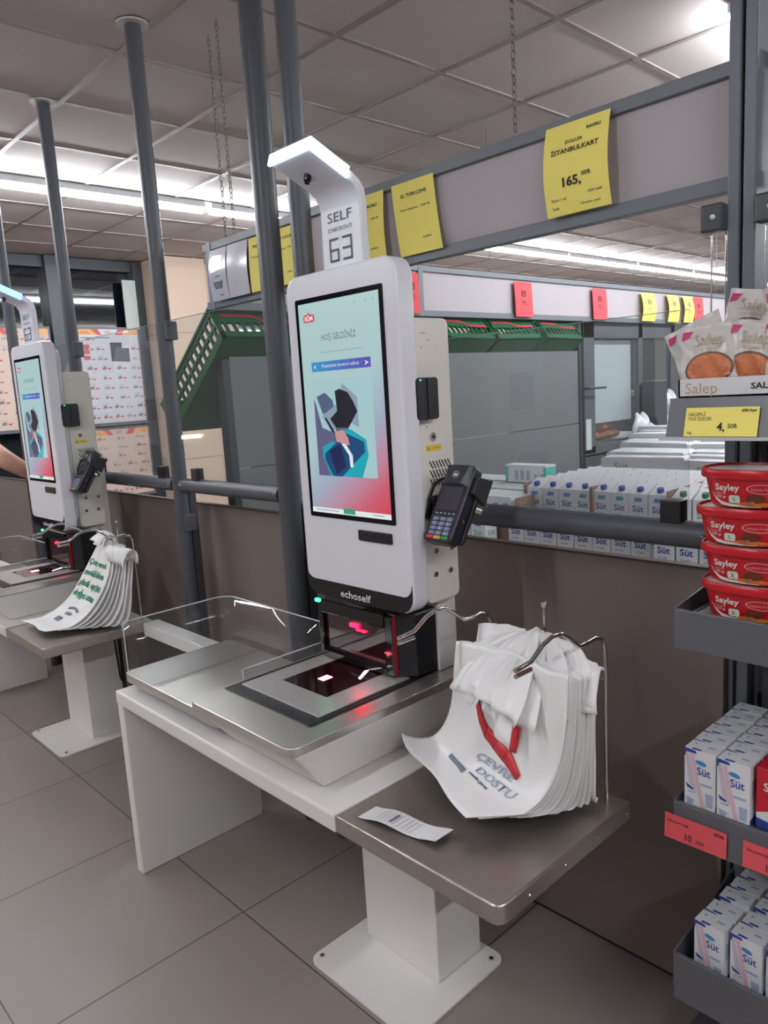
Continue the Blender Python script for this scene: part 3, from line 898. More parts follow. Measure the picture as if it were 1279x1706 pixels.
# black cables under the far bag table
m = MB()
m.tube([(-3.03, 1.27, 0.555), (-3.06, 1.25, 0.47), (-3.07, 1.26, 0.30), (-3.05, 1.33, 0.12), (-3.0, 1.42, 0.012), (-2.9, 1.5, 0.006)], 0.005, 8)
m.tube([(-3.0, 1.27, 0.555), (-2.97, 1.26, 0.44), (-3.0, 1.27, 0.34), (-3.04, 1.34, 0.12), (-2.98, 1.44, 0.012), (-2.8, 1.52, 0.006)], 0.004, 8)
tag(m.build('power_cable', BLACK, smooth=True), 'black cables hanging below the far steel bag table', 'cable')

# receipt on the near table
def recf(u, v):
    x = -1.09 + 0.185 * u + 0.006 * v * 0
    y = 0.895 + 0.030 * u + 0.052 * v
    z = 0.602 + 0.010 * (1 - u) ** 2 * math.sin(PI * min(1, (1 - u) * 1.1)) + 0.006 * max(0, u - 0.8) / 0.2 + 0.004 * math.sin(u * 5) ** 2
    return (x, y, z)
m = MB(); m.grid(recf, 24, 4)
def rmap(u0, v0, su, sv, d=0.0011):
    def fn(x, y):
        p = recf(u0 + x * su, v0 + y * sv)
        return (p[0], p[1], p[2] + d)
    return fn
m2 = m
for i in range(9):
    u = 0.2 + i * 0.055
    m2.add([(*recf(u, a)[:2], recf(u, a)[2] + 0.0012) for a in (0.15, 0.85)] + [(*recf(u + 0.010, a)[:2], recf(u + 0.010, a)[2] + 0.0012) for a in (0.85, 0.15)], [(0, 1, 2, 3)], 1)
for a, b_, u0, u1 in ((0.2, 0.75, 0.36, 0.40),):
    m2.add([(*recf(u0, a)[:2], recf(u0, a)[2] + 0.0013), (*recf(u1, a)[:2], recf(u1, a)[2] + 0.0013), (*recf(u1, b_)[:2], recf(u1, b_)[2] + 0.0013), (*recf(u0, b_)[:2], recf(u0, b_)[2] + 0.0013)], [(0, 1, 2, 3)], 2)
tag(m2.build('till_receipt', [PAPER, mat('receipt_faint_ink', (196, 196, 200), 0.6), mat('receipt_ink', (130, 130, 136), 0.6)], solid=0.0004), 'curled white paper receipt lying on the near steel bag table', 'receipt')

# ================================================================ carrier bags
def bez(p0, p1, p2, p3, t):
    return tuple(((1 - t) ** 3) * a + 3 * t * (1 - t) ** 2 * b + 3 * t * t * (1 - t) * c + t ** 3 * d for a, b, c, d in zip(p0, p1, p2, p3))
def lerp(a, b, t):
    return tuple(x + (y - x) * t for x, y in zip(a, b))
def sheet(T0, T1, M0, M1, N0, N1, B0, B1, seed, wav=0.006, zmin=0.6025):
    rs = random.Random(seed)
    ph = [rs.uniform(0, 6.28) for _ in range(6)]
    def fn(u, v):
        p = bez(lerp(T0, T1, u), lerp(M0, M1, u), lerp(N0, N1, u), lerp(B0, B1, u), v)
        w = wav * (math.sin(u * 14 + ph[0] + v * 2) * (1 - v * 0.6) + 0.6 * math.sin(u * 27 + ph[1] + v * 3) * (1 - v) + 0.45 * math.sin(v * 13 + ph[2] + u * 4))
        gather = 0.018 * (1 - v) ** 4 * (abs(u - 0.5) * 2 - 0.4)
        ez = 0.005 * math.sin(u * 9 + ph[3]) * v ** 8
        x, y, z = p[0] + w * 0.3, p[1] - w, p[2] + w * 0.35 * v - gather
        return (x + ez, y + ez, max(z, zmin))
    return fn
def onsheet(fn, d):
    def g(u, v):
        e = 0.01
        a = Vector(fn(min(1, u + e), v)) - Vector(fn(max(0, u - e), v))
        b = Vector(fn(u, min(1, v + e))) - Vector(fn(u, max(0, v - e)))
        n = b.cross(a)
        n = n.normalized() if n.length > 0 else Vector((0, -1, 0))
        if n.y > 0.15 and n.z < 0.3: n = -n
        return tuple(Vector(fn(u, v)) + n * d)
    return g
NB = 12
NEAR_BAGS = []
for k in range(NB):
    t_ = k / (NB - 1)
    off = 0.0095 * k
    if t_ < 0.45:
        q = t_ / 0.45
        Rb = lerp((-0.872, 0.982, 0.632), (-0.800, 1.085, 0.628), q)
    else:
        q = (t_ - 0.45) / 0.55
        Rb = lerp((-0.800, 1.085, 0.628), (-0.752, 1.235, 0.620), q)
    Lb = lerp((-1.195, 1.125, 0.664), (-1.02, 1.24, 0.612), t_)
    zb = 0.030 * (1 - t_)
    T0 = (-1.03, 1.150 + off, 0.925 - 0.003 * k); T1 = (-0.748, 1.135 + off, 0.918 - 0.003 * k)
    fn = sheet(T0, T1, (-1.035, 1.130 + off, 0.80), (-0.742, 1.115 + off, 0.80), (-1.065, 1.17 + off * 0.7, 0.60 + zb), (-0.742, 1.13 + off * 0.8, 0.575 + zb), Lb, Rb, 11 + k, wav=0.0055, zmin=0.604 + 0.0035 * (NB - k))
    m = MB()
    m.grid(fn, 34, 34)
    mats = [BAGW]
    if k == 0:
        mats = [BAGW, BAGRED, BAGBL, BAGDK]
        g3 = onsheet(fn, 0.0042)
        # faded blue-grey slogan and slate block near the bottom
        m.text('ÇEVRE', 0.075, lambda x, y: g3(min(1, 0.40 + x), 0.66 - y * 1.1), 2, width=0.36, bold=0.0)
        m.text('DOSTU', 0.075, lambda x, y: g3(min(1, 0.50 + x), 0.755 - y * 1.1), 2, width=0.36, bold=0.0)
        m.grid(lambda a, b: g3(0.26 + 0.20 * a + 0.02 * b, 0.745 + 0.045 * b + 0.05 * a), 5, 2, 3)
        m.text('mutlu yarın', 0.03, lambda x, y: g3(0.50 + x, 0.80 - y), 3, width=0.2)
        # red band of the logo
        band = [(0.26, 0.30, 0.03), (0.32, 0.38, 0.03), (0.40, 0.46, 0.035), (0.50, 0.50, 0.04), (0.62, 0.53, 0.045), (0.78, 0.61, 0.02)]
        for (a, b) in zip(band[:-1], band[1:]):
            m.grid(lambda s, r, a=a, b=b: g3(a[0] + (b[0] - a[0]) * s, a[1] + (b[1] - a[1]) * s + (r - 0.5) * 2 * (a[2] + (b[2] - a[2]) * s)), 5, 2, 1)
        m.grid(lambda s, r: g3(0.60 + 0.07 * r + 0.01 * s, 0.35 + 0.14 * s), 3, 2, 1)
    root = m.build('carrier_bag', mats, solid=0.0022, smooth=True)
    lab = 'front white carrier bag of the near pile, with blue-grey lettering and a red band' if k == 0 else 'white carrier bag layered behind the printed front one on the near hanger'
    tag(root, lab, 'plastic bag', None if k == 0 else 'white bags layered on the near hanger')
    NEAR_BAGS.append(root)
# handles and flaps gathered at the peg, folded over and fanning to both sides: (bag, top pair, lift, middle pair, bottom pair)
PEG = (-0.893, 1.262)
FLAPS = [
    (9, (-1.03, 1.235, 0.925), (-0.93, 1.255, 0.925), 0.028, (-1.03, 1.22, 0.93), (-0.91, 1.24, 0.94), (-1.02, 1.20, 0.84), (-0.91, 1.20, 0.85)),
    (7, (-0.915, 1.262, 0.925), (-0.88, 1.262, 0.925), 0.02, (-1.01, 1.19, 0.93), (-0.92, 1.16, 0.94), (-1.035, 1.15, 0.845), (-0.94, 1.11, 0.83)),
    (5, (-0.915, 1.255, 0.93), (-0.88, 1.255, 0.93), 0.01, (-0.98, 1.16, 0.925), (-0.90, 1.14, 0.92), (-1.015, 1.11, 0.83), (-0.935, 1.08, 0.82)),
    (3, (-0.91, 1.25, 0.93), (-0.875, 1.25, 0.93), 0.012, (-0.96, 1.13, 0.91), (-0.89, 1.11, 0.905), (-0.97, 1.08, 0.855), (-0.90, 1.065, 0.835)),
    (8, (-0.90, 1.262, 0.925), (-0.865, 1.262, 0.925), 0.015, (-0.82, 1.22, 0.935), (-0.74, 1.24, 0.93), (-0.81, 1.17, 0.86), (-0.728, 1.19, 0.835)),
    (6, (-0.905, 1.258, 0.93), (-0.87, 1.258, 0.93), 0.012, (-0.86, 1.17, 0.925), (-0.765, 1.19, 0.92), (-0.845, 1.12, 0.86), (-0.745, 1.14, 0.82)),
    (4, (-0.905, 1.25, 0.93), (-0.87, 1.25, 0.93), 0.01, (-0.87, 1.13, 0.915), (-0.80, 1.14, 0.905), (-0.865, 1.07, 0.835), (-0.785, 1.085, 0.80)),
    (2, (-0.91, 1.25, 0.935), (-0.875, 1.25, 0.935), 0.012, (-0.90, 1.12, 0.915), (-0.83, 1.11, 0.905), (-0.885, 1.06, 0.835), (-0.835, 1.055, 0.765)),
    (1, (-0.905, 1.245, 0.94), (-0.875, 1.245, 0.94), 0.012, (-0.93, 1.13, 0.915), (-0.85, 1.10, 0.91), (-0.925, 1.06, 0.87), (-0.855, 1.045, 0.845)),
    (0, (-0.905, 1.24, 0.94), (-0.88, 1.24, 0.94), 0.012, (-0.88, 1.11, 0.91), (-0.80, 1.11, 0.90), (-0.87, 1.05, 0.86), (-0.805, 1.055, 0.82)),
    (10, (-0.80, 1.235, 0.90), (-0.735, 1.245, 0.90), 0.010, (-0.80, 1.20, 0.895), (-0.73, 1.21, 0.89), (-0.80, 1.175, 0.83), (-0.726, 1.19, 0.82)),
]
for q, (bi, a_, b_, up, n0, n1, e0, e1) in enumerate(FLAPS):
    f2 = sheet(a_, b_, lerp(a_, n0, 0.35)[:2] + (a_[2] + up,), lerp(b_, n1, 0.35)[:2] + (b_[2] + up,), n0, n1, e0, e1, 90 + q, wav=0.0045)
    hm = MB(); hm.grid(f2, 16, 20)
    hm.build('handle', BAGW, NEAR_BAGS[bi], solid=0.0012, smooth=True)

# far pile on the far table: hangs from the peg and slides forward over the table
FB = 8
for k in range(FB):
    t_ = k / (FB - 1)
    T0 = (-3.025 + 0.01 * k, 1.235 + 0.004 * k, 0.925 - 0.004 * k); T1 = (-2.875 + 0.010 * k, 1.215 + 0.006 * k, 0.92 - 0.004 * k)
    Lb = (-3.135 + 0.028 * k, 0.925 + 0.028 * k, 0.625 - 0.0025 * k); Rb = (-2.90 + 0.016 * k, 0.925 + 0.036 * k, 0.622 - 0.0025 * k)
    fn = sheet(T0, T1, (-3.07 + 0.01 * k, 1.19 + 0.004 * k, 0.86), (-2.79 + 0.006 * k, 1.17 + 0.008 * k, 0.86), (-3.10 + 0.02 * k, 1.13 + 0.008 * k, 0.60), (-2.82 + 0.01 * k, 1.12 + 0.013 * k, 0.60), Lb, Rb, 31 + k, wav=0.004, zmin=0.6035 + 0.003 * (FB - k))
    m = MB(); m.grid(fn, 24, 26)
    mats = [BAGW]
    if k == 0:
        mats = [BAGW, BAGGR, BAGDK]
        g3 = onsheet(fn, 0.004)
        for i, s_ in enumerate(('Çevreni', 'mobilden', 'plastik opşeti', 'doğaya atma')):
            vv = 0.31 + i * 0.095
            m.text(s_, 0.078, lambda x, y, vv=vv: g3(min(1, 0.06 + x), vv - y), 1, width=(0.74, 0.80, 0.88, 0.86)[i], bold=0.0)
        m.grid(lambda a, b: g3(0.35 + 0.35 * a, 0.70 + 0.02 * b + 0.02 * math.sin(PI * a) * -1), 8, 1, 2)
        m.text('çöp', 0.05, lambda x, y: g3(0.42 + x, 0.76 - y), 2, width=0.2)
        m.grid(lambda a, b: g3(0.36 + 0.16 * a, 0.80 + 0.05 * b), 4, 1, 2)
    root = m.build('carrier_bag', mats, solid=0.002, smooth=True)
    tag(root, 'front white carrier bag with green lettering on the far bag table' if k == 0 else 'plain white carrier bag layered under the green-lettered one on the far table', 'plastic bag', None if k == 0 else 'white bags layered on the far hanger')
    if k % 3 == 0:
        f3 = sheet((-2.985, 1.24 + 0.004 * k, 0.915), (-2.91, 1.24, 0.915), (-2.98, 1.25, 0.965), (-2.92, 1.25, 0.965), (-3.0, 1.22, 0.97), (-2.91, 1.20, 0.95), (-2.985, 1.20 - 0.004 * k, 0.93), (-2.92, 1.19 - 0.004 * k, 0.91), 300 + k, wav=0.006)
        hm = MB(); hm.grid(f3, 8, 10); hm.build('top_tab', BAGW, root, solid=0.001, smooth=True)
        x0 = -2.86 + 0.01 * k
        f3 = sheet((x0, 1.22, 0.86), (x0 + 0.08, 1.24, 0.86), (x0, 1.22, 0.94), (x0 + 0.09, 1.25, 0.94), (x0, 1.16, 0.93), (x0 + 0.09, 1.17, 0.92), (x0 + 0.01, 1.17, 0.87), (x0 + 0.09, 1.18, 0.84), 320 + k, wav=0.004)
        hm = MB(); hm.grid(f3, 8, 12); hm.build('handle', BAGW, root, solid=0.001, smooth=True)

# ================================================================ overhead fascias with paper tags
def fascia(name, label, x0, x1, y0, y1, z0=1.80, z1=2.045, t=0.03, along='x', ends=(True, True)):
    r = thing(name, label, 'fascia', ((x0 + x1) / 2, (y0 + y1) / 2, z0))
    if along == 'x':
        MB().box(x0, x1, y0, y0 + t, z1 - 0.028, z1).build('top_rail', FRAMEG, r, bevel=0.002)
        MB().box(x0, x1, y0, y0 + t, z0, z0 + 0.03).build('bottom_rail', FRAMEG, r, bevel=0.002)
        MB().box(x0 + 0.005, x1 - 0.005, y0 + 0.012, y0 + 0.02, z0 + 0.028, z1 - 0.026).build('face_panel', FASC, r)
        if ends[0]: MB().box(x0 - 0.003, x0 + 0.026, y0 - 0.002, y0 + t + 0.002, z0 - 0.002, z1 + 0.002).build('end_bar', FRAMEG, r)
    else:
        MB().box(x0, x0 + t, y0, y1, z1 - 0.028, z1).build('top_rail', FRAMEG, r, bevel=0.002)
        MB().box(x0, x0 + t, y0, y1, z0, z0 + 0.03).build('bottom_rail', FRAMEG, r, bevel=0.002)
        MB().box(x0 + 0.010, x0 + 0.018, y0 + 0.005, y1 - 0.005, z0 + 0.028, z1 - 0.026).build('face_panel', FASC, r)
        MB().box(x0 - 0.002, x0 + t + 0.002, 2.80, 2.83, z0 - 0.001, z1 + 0.001).build('joint_bar', FRAMEG, r)
    return r
fascia('price_fascia', 'long grey overhead fascia carrying the yellow price sheets', -2.64, -0.655, 1.62, 1.65)
fascia('price_fascia', 'grey side fascia running to the back with small red and yellow tags', -2.675, -2.645, 1.62, 6.6, along='y')
fascia('price_fascia', 'short grey fascia at the right frame edge behind the rack post', -0.585, 0.6, 1.62, 1.65, ends=(False, False))

def sheet_tag(axis, a0, a1, z0, z1, d, bulge, matl, writer=None, label='', group=None, mats=(), skew=0.0):
    """paper hung on a fascia; axis 'x' faces -Y at y=d, axis 'y' faces +X at x=d"""
    def fn(u, v):
        z = z1 + (z0 - z1) * v
        w = a1 - a0
        b = bulge * math.sin(PI * v) + 0.004 + 0.010 * (v ** 2) * (1 if bulge > 0 else 0.3)
        s = skew * v * v
        if axis == 'x':
            return (a0 + w * u + s, d - b, z)
        return (d + b, a0 + w * u + s, z)
    m = MB(); m.grid(fn, 4, 14)
    w = a1 - a0; h = z1 - z0
    def pos(x, y, dd=0.0012):   # metres from lower-left of sheet
        p = fn(x / w, 1 - y / h)
        return (p[0], p[1] - dd, p[2]) if axis == 'x' else (p[0] + dd, p[1], p[2])
    if writer: writer(m, pos, w, h)
    o = m.build('price_tag', [matl] + list(mats), solid=0.0005)
    tag(o, label, 'price tag', group)
    return o
def T(m, pos, s, x, y, h, width=None, mi=1, bold=0.0):
    m.text(s, h, lambda a, b: pos(x + a, y + b), mi, width=width, bold=bold)
def w165(m, pos, w, h):
    T(m, pos, 'BAKIRLI', w * 0.66, h * 0.865, 0.010, 0.036, 1, 0.01)
    T(m, pos, 'DOLUM', w * 0.34, h * 0.76, 0.012, 0.044)
    T(m, pos, 'İSTANBULKART', w * 0.12, h * 0.665, 0.015, 0.125, 1, 0.01)
    T(m, pos, '165,', w * 0.27, h * 0.30, 0.028, 0.054, 1, 0.03)
    T(m, pos, '00₺', w * 0.60, h * 0.37, 0.014, 0.024, 1)
    T(m, pos, 'Fiyat / ad', w * 0.1, h * 0.16, 0.008, 0.04, 2)
    T(m, pos, 'Tarih', w * 0.1, h * 0.07, 0.008, 0.018, 2)
    T(m, pos, 'KDV dahil', w * 0.68, h * 0.18, 0.008, 0.035, 2)
    T(m, pos, 'Üretim yeri', w * 0.55, h * 0.07, 0.007, 0.05, 2)
def wgen(title):
    def f(m, pos, w, h):
        T(m, pos, title, w * 0.2, h * 0.80, 0.013, w * 0.62)
        T(m, pos, 'Yeni Sezon  199 ₺', w * 0.14, h * 0.62, 0.009, w * 0.72, 2)
        T(m, pos, 'adet', w * 0.6, h * 0.2, 0.008, w * 0.2, 2)
    return f
sheet_tag('x', -1.086, -0.918, 1.828, 2.030, 1.617, 0.016, YEL, w165, 'large yellow price sheet reading İSTANBULKART 165 on the fascia', None, (INK, INKG), 0.006)
sheet_tag('x', -1.612, -1.45, 1.822, 2.022, 1.617, -0.004, YEL, wgen('EL TÜRKÇEME'), 'second yellow sheet from the right, curled left of the largest one', None, (INK, INKG), 0.028)
sheet_tag('x', -1.80, -1.645, 1.822, 2.022, 1.617, 0.006, YEL, wgen('FIRSAT ÜRÜNÜ'), 'yellow sheet directly right of the kiosk head stalk', None, (INK, INKG), 0.01)
sheet_tag('x', -1.93, -1.82, 1.825, 2.015, 1.617, 0.004, mat('leaflet_cream', (208, 196, 190), 0.6), lambda m, pos, w, h: (m.add([pos(w * 0.3, h * 0.15), pos(w * 0.95, h * 0.15), pos(w * 0.95, h * 0.5), pos(w * 0.3, h * 0.5)], [(0, 1, 2, 3)], 1), m.add([pos(w * 0.3, 0.002), pos(w * 0.98, 0.002), pos(w * 0.98, h * 0.1), pos(w * 0.3, h * 0.1)], [(0, 1, 2, 3)], 2), T(m, pos, 'UYGUN', w * 0.3, h * 0.65, 0.014, w * 0.6, 3)), 'small cream leaflet with orange picture between post and kiosk head', None, (mat('leaflet_orange', (214, 120, 84), 0.6), mat('leaflet_red', (180, 40, 50), 0.6), INK))
sheet_tag('x', -2.21, -2.06, 1.822, 2.010, 1.617, 0.004, YEL, wgen('ÇOK UYGUN'), 'yellow sheet between the two thick posts', None, (INK, INKG))
sheet_tag('x', -2.345, -2.225, 1.822, 2.010, 1.617, 0.005, YEL, wgen('YENİ ÜRÜN'), 'narrow yellow sheet half hidden left of the thickest post', None, (INK, INKG), 0.01)
def wwhite(m, pos, w, h):
    m.add([pos(w * 0.3, h * 0.22), pos(w * 0.7, h * 0.22), pos(w * 0.78, h * 0.36), pos(w * 0.22, h * 0.36)], [(0, 1, 2, 3)], 1)
    m.add([pos(w * 0.15, h * 0.55), pos(w * 0.8, h * 0.6), pos(w * 0.8, h * 0.86), pos(w * 0.15, h * 0.88)], [(0, 1, 2, 3)], 2)
    T(m, pos, 'sepet', w * 0.35, h * 0.45, 0.012, w * 0.3)
    T(m, pos, 'ürün', w * 0.5, h * 0.08, 0.010, w * 0.22)
sheet_tag('x', -2.61, -2.492, 1.822, 2.012, 1.617, 0.012, PAPERG, wwhite, 'glossy white sheet with a dark basket symbol at the left fascia end', None, (mat('symbol_grey', (96, 96, 100), 0.5), mat('sheet_grey', (166, 166, 172), 0.2)), 0.012)
sheet_tag('x', -2.485, -2.352, 1.822, 2.012, 1.617, 0.010, PAPERG, lambda m, pos, w, h: m.add([pos(w * 0.92, h * 0.05), pos(w * 0.95, h * 0.05), pos(w * 0.95, h * 0.95), pos(w * 0.92, h * 0.95)], [(0, 1, 2, 3)], 1), 'blank white plastic sleeve beside the basket symbol sheet', None, (PINK,), 0.006)
def wred(m, pos, w, h):
    T(m, pos, '8', w * 0.35, h * 0.58, 0.05, w * 0.3, 1, 0.02)
    T(m, pos, 'TL', w * 0.35, h * 0.35, 0.03, w * 0.3, 1)
for i, (y0, y1, mm, lab) in enumerate(((2.70, 2.79, RED, 'red tag at the kiosk edge, first on the side fascia'), (3.565, 3.73, RED, 'red tag on the side fascia left of centre, above the green crates'),
                     (4.38, 4.55, RED, 'red tag on the side fascia, right of the crates and left of the yellow ones'), (5.0, 5.19, YEL, 'curled yellow tag on the side fascia, leftmost yellow there'),
                     (5.38, 5.55, YEL, 'middle one of three small yellow tags on the side fascia'), (5.63, 5.79, YEL, 'rightmost small yellow tag on the side fascia'), (5.82, 5.98, RED, 'red tag touching the sachets at the right end of the side fascia'))):
    sheet_tag('y', y0, y1, 1.812, 2.005, -2.642, (0.02 if mm is YEL else 0.004), mm, wred, lab, None, (INKR if mm is RED else INKG,))

# ================================================================ display gondola with crates behind the glass
gd = thing('gondola_back', 'dark grey back wall of a shelf unit behind the near kiosk', 'shelf unit', (-2.7, 2.95, 0))
for z0, z1 in ((0.01, 0.42), (0.424, 1.16), (1.164, 1.62)):
    MB().box(-2.70, -2.68, 1.70, 4.27, z0, z1).build('back_board', GOND, gd, bevel=0.001)
MB().box(-2.73, -2.678, 1.665, 1.70, 0, 1.61).build('slotted_upright', mat('upright_dark', (44, 45, 49), 0.5), gd, bevel=0.002)
MB().box(-2.73, -2.672, 4.27, 4.30, 0, 1.80).build('slotted_upright', mat('upright_dark', (44, 45, 49), 0.5), gd, bevel=0.002)
MB().box(-3.1, -2.70, 1.72, 4.28, 0, 0.12).build('plinth', GOND, gd)

def make_crate():
    """folding crate 0.6 long (Y), 0.4 wide (X), 0.16 high, local origin at base centre"""
    t = thing('folding_crate', '', 'crate', (0, 0, 0), 'green crates on the shelf unit')
    L, W, H = 0.30, 0.2, 0.16
    for s in (-1, 1):
        m = MB()
        # long sides with slots: rails and ribs
        x0, x1 = (s * W - 0.012, s * W) if s > 0 else (s * W, s * W + 0.012)
        m.box(x0, x1, -L, L, 0.0, 0.035); m.box(x0, x1, -L, L, H - 0.028, H)
        m.box(x0, x1, -L, L, 0.075, 0.088)
        n = 15
        for i in range(n):
            y = -L + (2 * L) * i / (n - 1)
            m.box(x0 + 0.001, x1 - 0.001, y - 0.006, y + 0.006, 0.03, H - 0.02)
        m.box(x0 - 0.006, x1 + 0.006, -L - 0.004, L + 0.004, H - 0.010, H)
        m.build('long_wall', GREENP, t)
    for s in (-1, 1):
        m = MB()
        y0, y1 = (s * L - 0.012, s * L) if s > 0 else (s * L, s * L + 0.012)
        m.box(-W, W, y0, y1, 0.0, 0.035); m.box(-W, W, y0, y1, 0.082, H); m.box(-W - 0.004, W + 0.004, y0 - 0.004, y1 + 0.004, H - 0.01, H + 0.001)
        for i in range(11):
            x = -W + 2 * W * i / 10
            m.box(x - 0.006, x + 0.006, y0 + 0.001, y1 - 0.001, 0.03, H - 0.02)
        m.build('short_wall', GREENP, t)
    m = MB()
    xs = (-W, -0.14, -0.13, -0.07, -0.06, 0.06, 0.07, 0.13, 0.14, W)
    for a in range(0, 10, 2):
        m.box(xs[a], xs[a + 1], -L, L, 0.0, 0.006)
    for a in range(1, 9, 2):
        for i in range(10):
            m.box(xs[a], xs[a + 1], -L + 0.06 * i + 0.006, -L + 0.06 * i + 0.060, 0.0, 0.006)
    m.build('floor_grid', GREENP, t)
    for s in (1, -1):
        m = MB()
        yy = s * (L + 0.0015)
        a = [(-0.17, 0.118), (-0.03, 0.118), (0.03, 0.092), (0.18, 0.092)]
        for p, q in zip(a[:-1], a[1:]):
            m.add([(p[0], yy, p[1] - 0.008), (q[0], yy, q[1] - 0.008), (q[0], yy, q[1] + 0.008), (p[0], yy, p[1] + 0.008)], [(0, 1, 2, 3)])
        m.build('red_band', CRED, t)
    return t
cr0 = make_crate()
cr_labels = ['green crate leaning over the left end of the shelf unit, beside the thickest post',
             'green crate hidden between the thickest post and the near kiosk',
             'green crate leaning on the shelf unit behind the near kiosk screen',
             'green crate with red band leaning right beside the near kiosk side box',
             'green crate second from the right end of the leaning row',
             'green crate at the right end of the leaning row, by the bread cabinet']
d_ = Vector((-0.79, 0, -0.61)).normalized(); n_ = Vector((-0.61, 0, 0.79)).normalized()
Rm = Matrix((d_.cross(n_), d_, n_)).transposed().to_4x4()
for i in range(6):
    c = cr0 if i == 0 else copy_tree(cr0)
    c.matrix_world = Matrix.Translation(Vector((-2.595, 1.835 + 0.435 * i, 1.688)) + d_ * 0.3) @ Rm @ Matrix.Rotation((0, 0.02, -0.02, 0.03, -0.02, 0.03)[i], 4, 'Z')
    c['label'] = cr_labels[i]

# ================================================================ milk island
def carton_1l(cap=BLUE, word='Süt', print_m=BLUE):
    """1 litre carton, local base centre; 0.07 x 0.07 x 0.2"""
    t = thing('milk_carton', '', 'milk carton', (0, 0, 0), None)
    a, h = 0.034, 0.185
    m = MB()
    m.hexa([(-a, -a, 0), (a, -a, 0), (a, a, 0), (-a, a, 0)], [(-a, -a, h - 0.008), (a, -a, h - 0.008), (a, a, h + 0.022), (-a, a, h + 0.022)])
    for face in (0, 1):
        if face == 0: F = lambda x, z, d=0.0004: (x, -a - d, z)
        else: F = lambda x, z, d=0.0004: (a + d, x, z)
        m.add([F(-0.034, 0.03), F(0.034, 0.06), F(0.034, 0.085), F(-0.034, 0.048)], [(0, 1, 2, 3)], 1)
        m.text(word, 0.030, lambda x, y, F=F: F(-0.022 + x, 0.115 + y, 0.0007), 1, width=0.042, bold=0.02)
        m.add([F(-0.016, 0.150), F(0.012, 0.150), F(0.016, 0.163), F(-0.012, 0.165)], [(0, 1, 2, 3)], 2)
        m.text('%3 yağlı', 0.008, lambda x, y, F=F: F(-0.02 + x, 0.098 + y, 0.0007), 3, width=0.03)
    m.build('box', [CARTW, print_m, BLUE2, INK], t)
    q = MB(); q.tube([(0.0, -0.014, h - 0.002), (0.0, -0.018, h + 0.013)], 0.0115, 12); q.build('cap', cap, t, smooth=True)
    return t
def put(proto, first, loc, label, group, rz=0):
    c = proto if first else copy_tree(proto)
    c.location = loc
    c.rotation_euler = (0, 0, rz)
    c['label'] = label
    c['group'] = group
    return c
isl = thing('milk_pallet', 'low grey display stand carrying the milk cartons behind the rail', 'stand', (-1.6, 2.9, 0))
MB().box(-2.5, -0.8, 1.72, 4.6, 0.0, 0.598).build('base', GOND, isl, bevel=0.004)
rs = random.Random(5)
p1 = carton_1l()
first = True
# blue-capped litres: upper rows
ZT = 0.868
for j in range(6):
    for i in range(8):
        x = -1.70 + i * 0.0715; y = 2.42 + j * 0.075
        if i >= 5 and j < 1: pass
        put(p1, first, (x + rs.uniform(-.002, .002), y + rs.uniform(-.002, .002), ZT), 'blue-capped white litre milk carton in the middle of the milk display', 'blue-capped milk cartons, upper tray'); first = False
for i in range(8):
    put(p1, False, (-1.695 + i * 0.0715, 2.29, 0.772), 'blue-printed milk carton seen below the rail, in front row', 'milk cartons seen below the rail')
# plain cartons row, left seen below the rail
p2 = carton_1l(cap=TEAL, word='Süt', print_m=TEAL)
first = True
for i in range(7):
    put(p2, first, (-2.25 + i * 0.0745, 2.20, 0.772), 'teal-printed white carton below the rail, beside the card terminal', 'teal-printed cartons below the rail'); first = False
p3 = carton_1l(cap=mat('cap_dark_green', (40, 110, 80), 0.4), word='Süt', print_m=mat('print_pale_green', (120, 176, 140), 0.5))
first = True
for j in range(5):
    for i in range(6):
        put(p3, first, (-1.12 + i * 0.074 - j * 0.04, 2.42 + j * 0.105, 0.86), 'green-capped tall white carton behind the red tubs', 'green-capped milk cartons at the right'); first = False
for i in range(6):
    put(p1, False, (-1.10 + i * 0.074, 2.26, 0.772), 'blue-printed milk carton right of the black clamp, below the rail', 'milk cartons below the rail at the right')
# trays (brown board rims) under and around groups
def tray(x0, x1, y0, y1, z, h, label, mt=CART, front=0.25):
    t = thing('display_tray', label, 'cardboard tray', ((x0 + x1) / 2, (y0 + y1) / 2, z))
    m = MB()
    m.box(x0, x1, y0, y1, z, z + 0.004)
    w = 0.004
    m.box(x0, x1, y0, y0 + w, z, z + h * front); m.box(x0, x1, y1 - w, y1, z, z + h)
    m.box(x0, x0 + w, y0, y1, z, z + h); m.box(x1 - w, x1, y0, y1, z, z + h)
    m.build('tray_walls', mt, t)
    return t
tray(-1.742, -1.45, 2.375, 2.84, 0.863, 0.198, 'brown cardboard tray around the left blue-capped milk cartons')
tray(-1.447, -1.16, 2.375, 2.84, 0.863, 0.198, 'brown cardboard tray around the right blue-capped milk cartons')
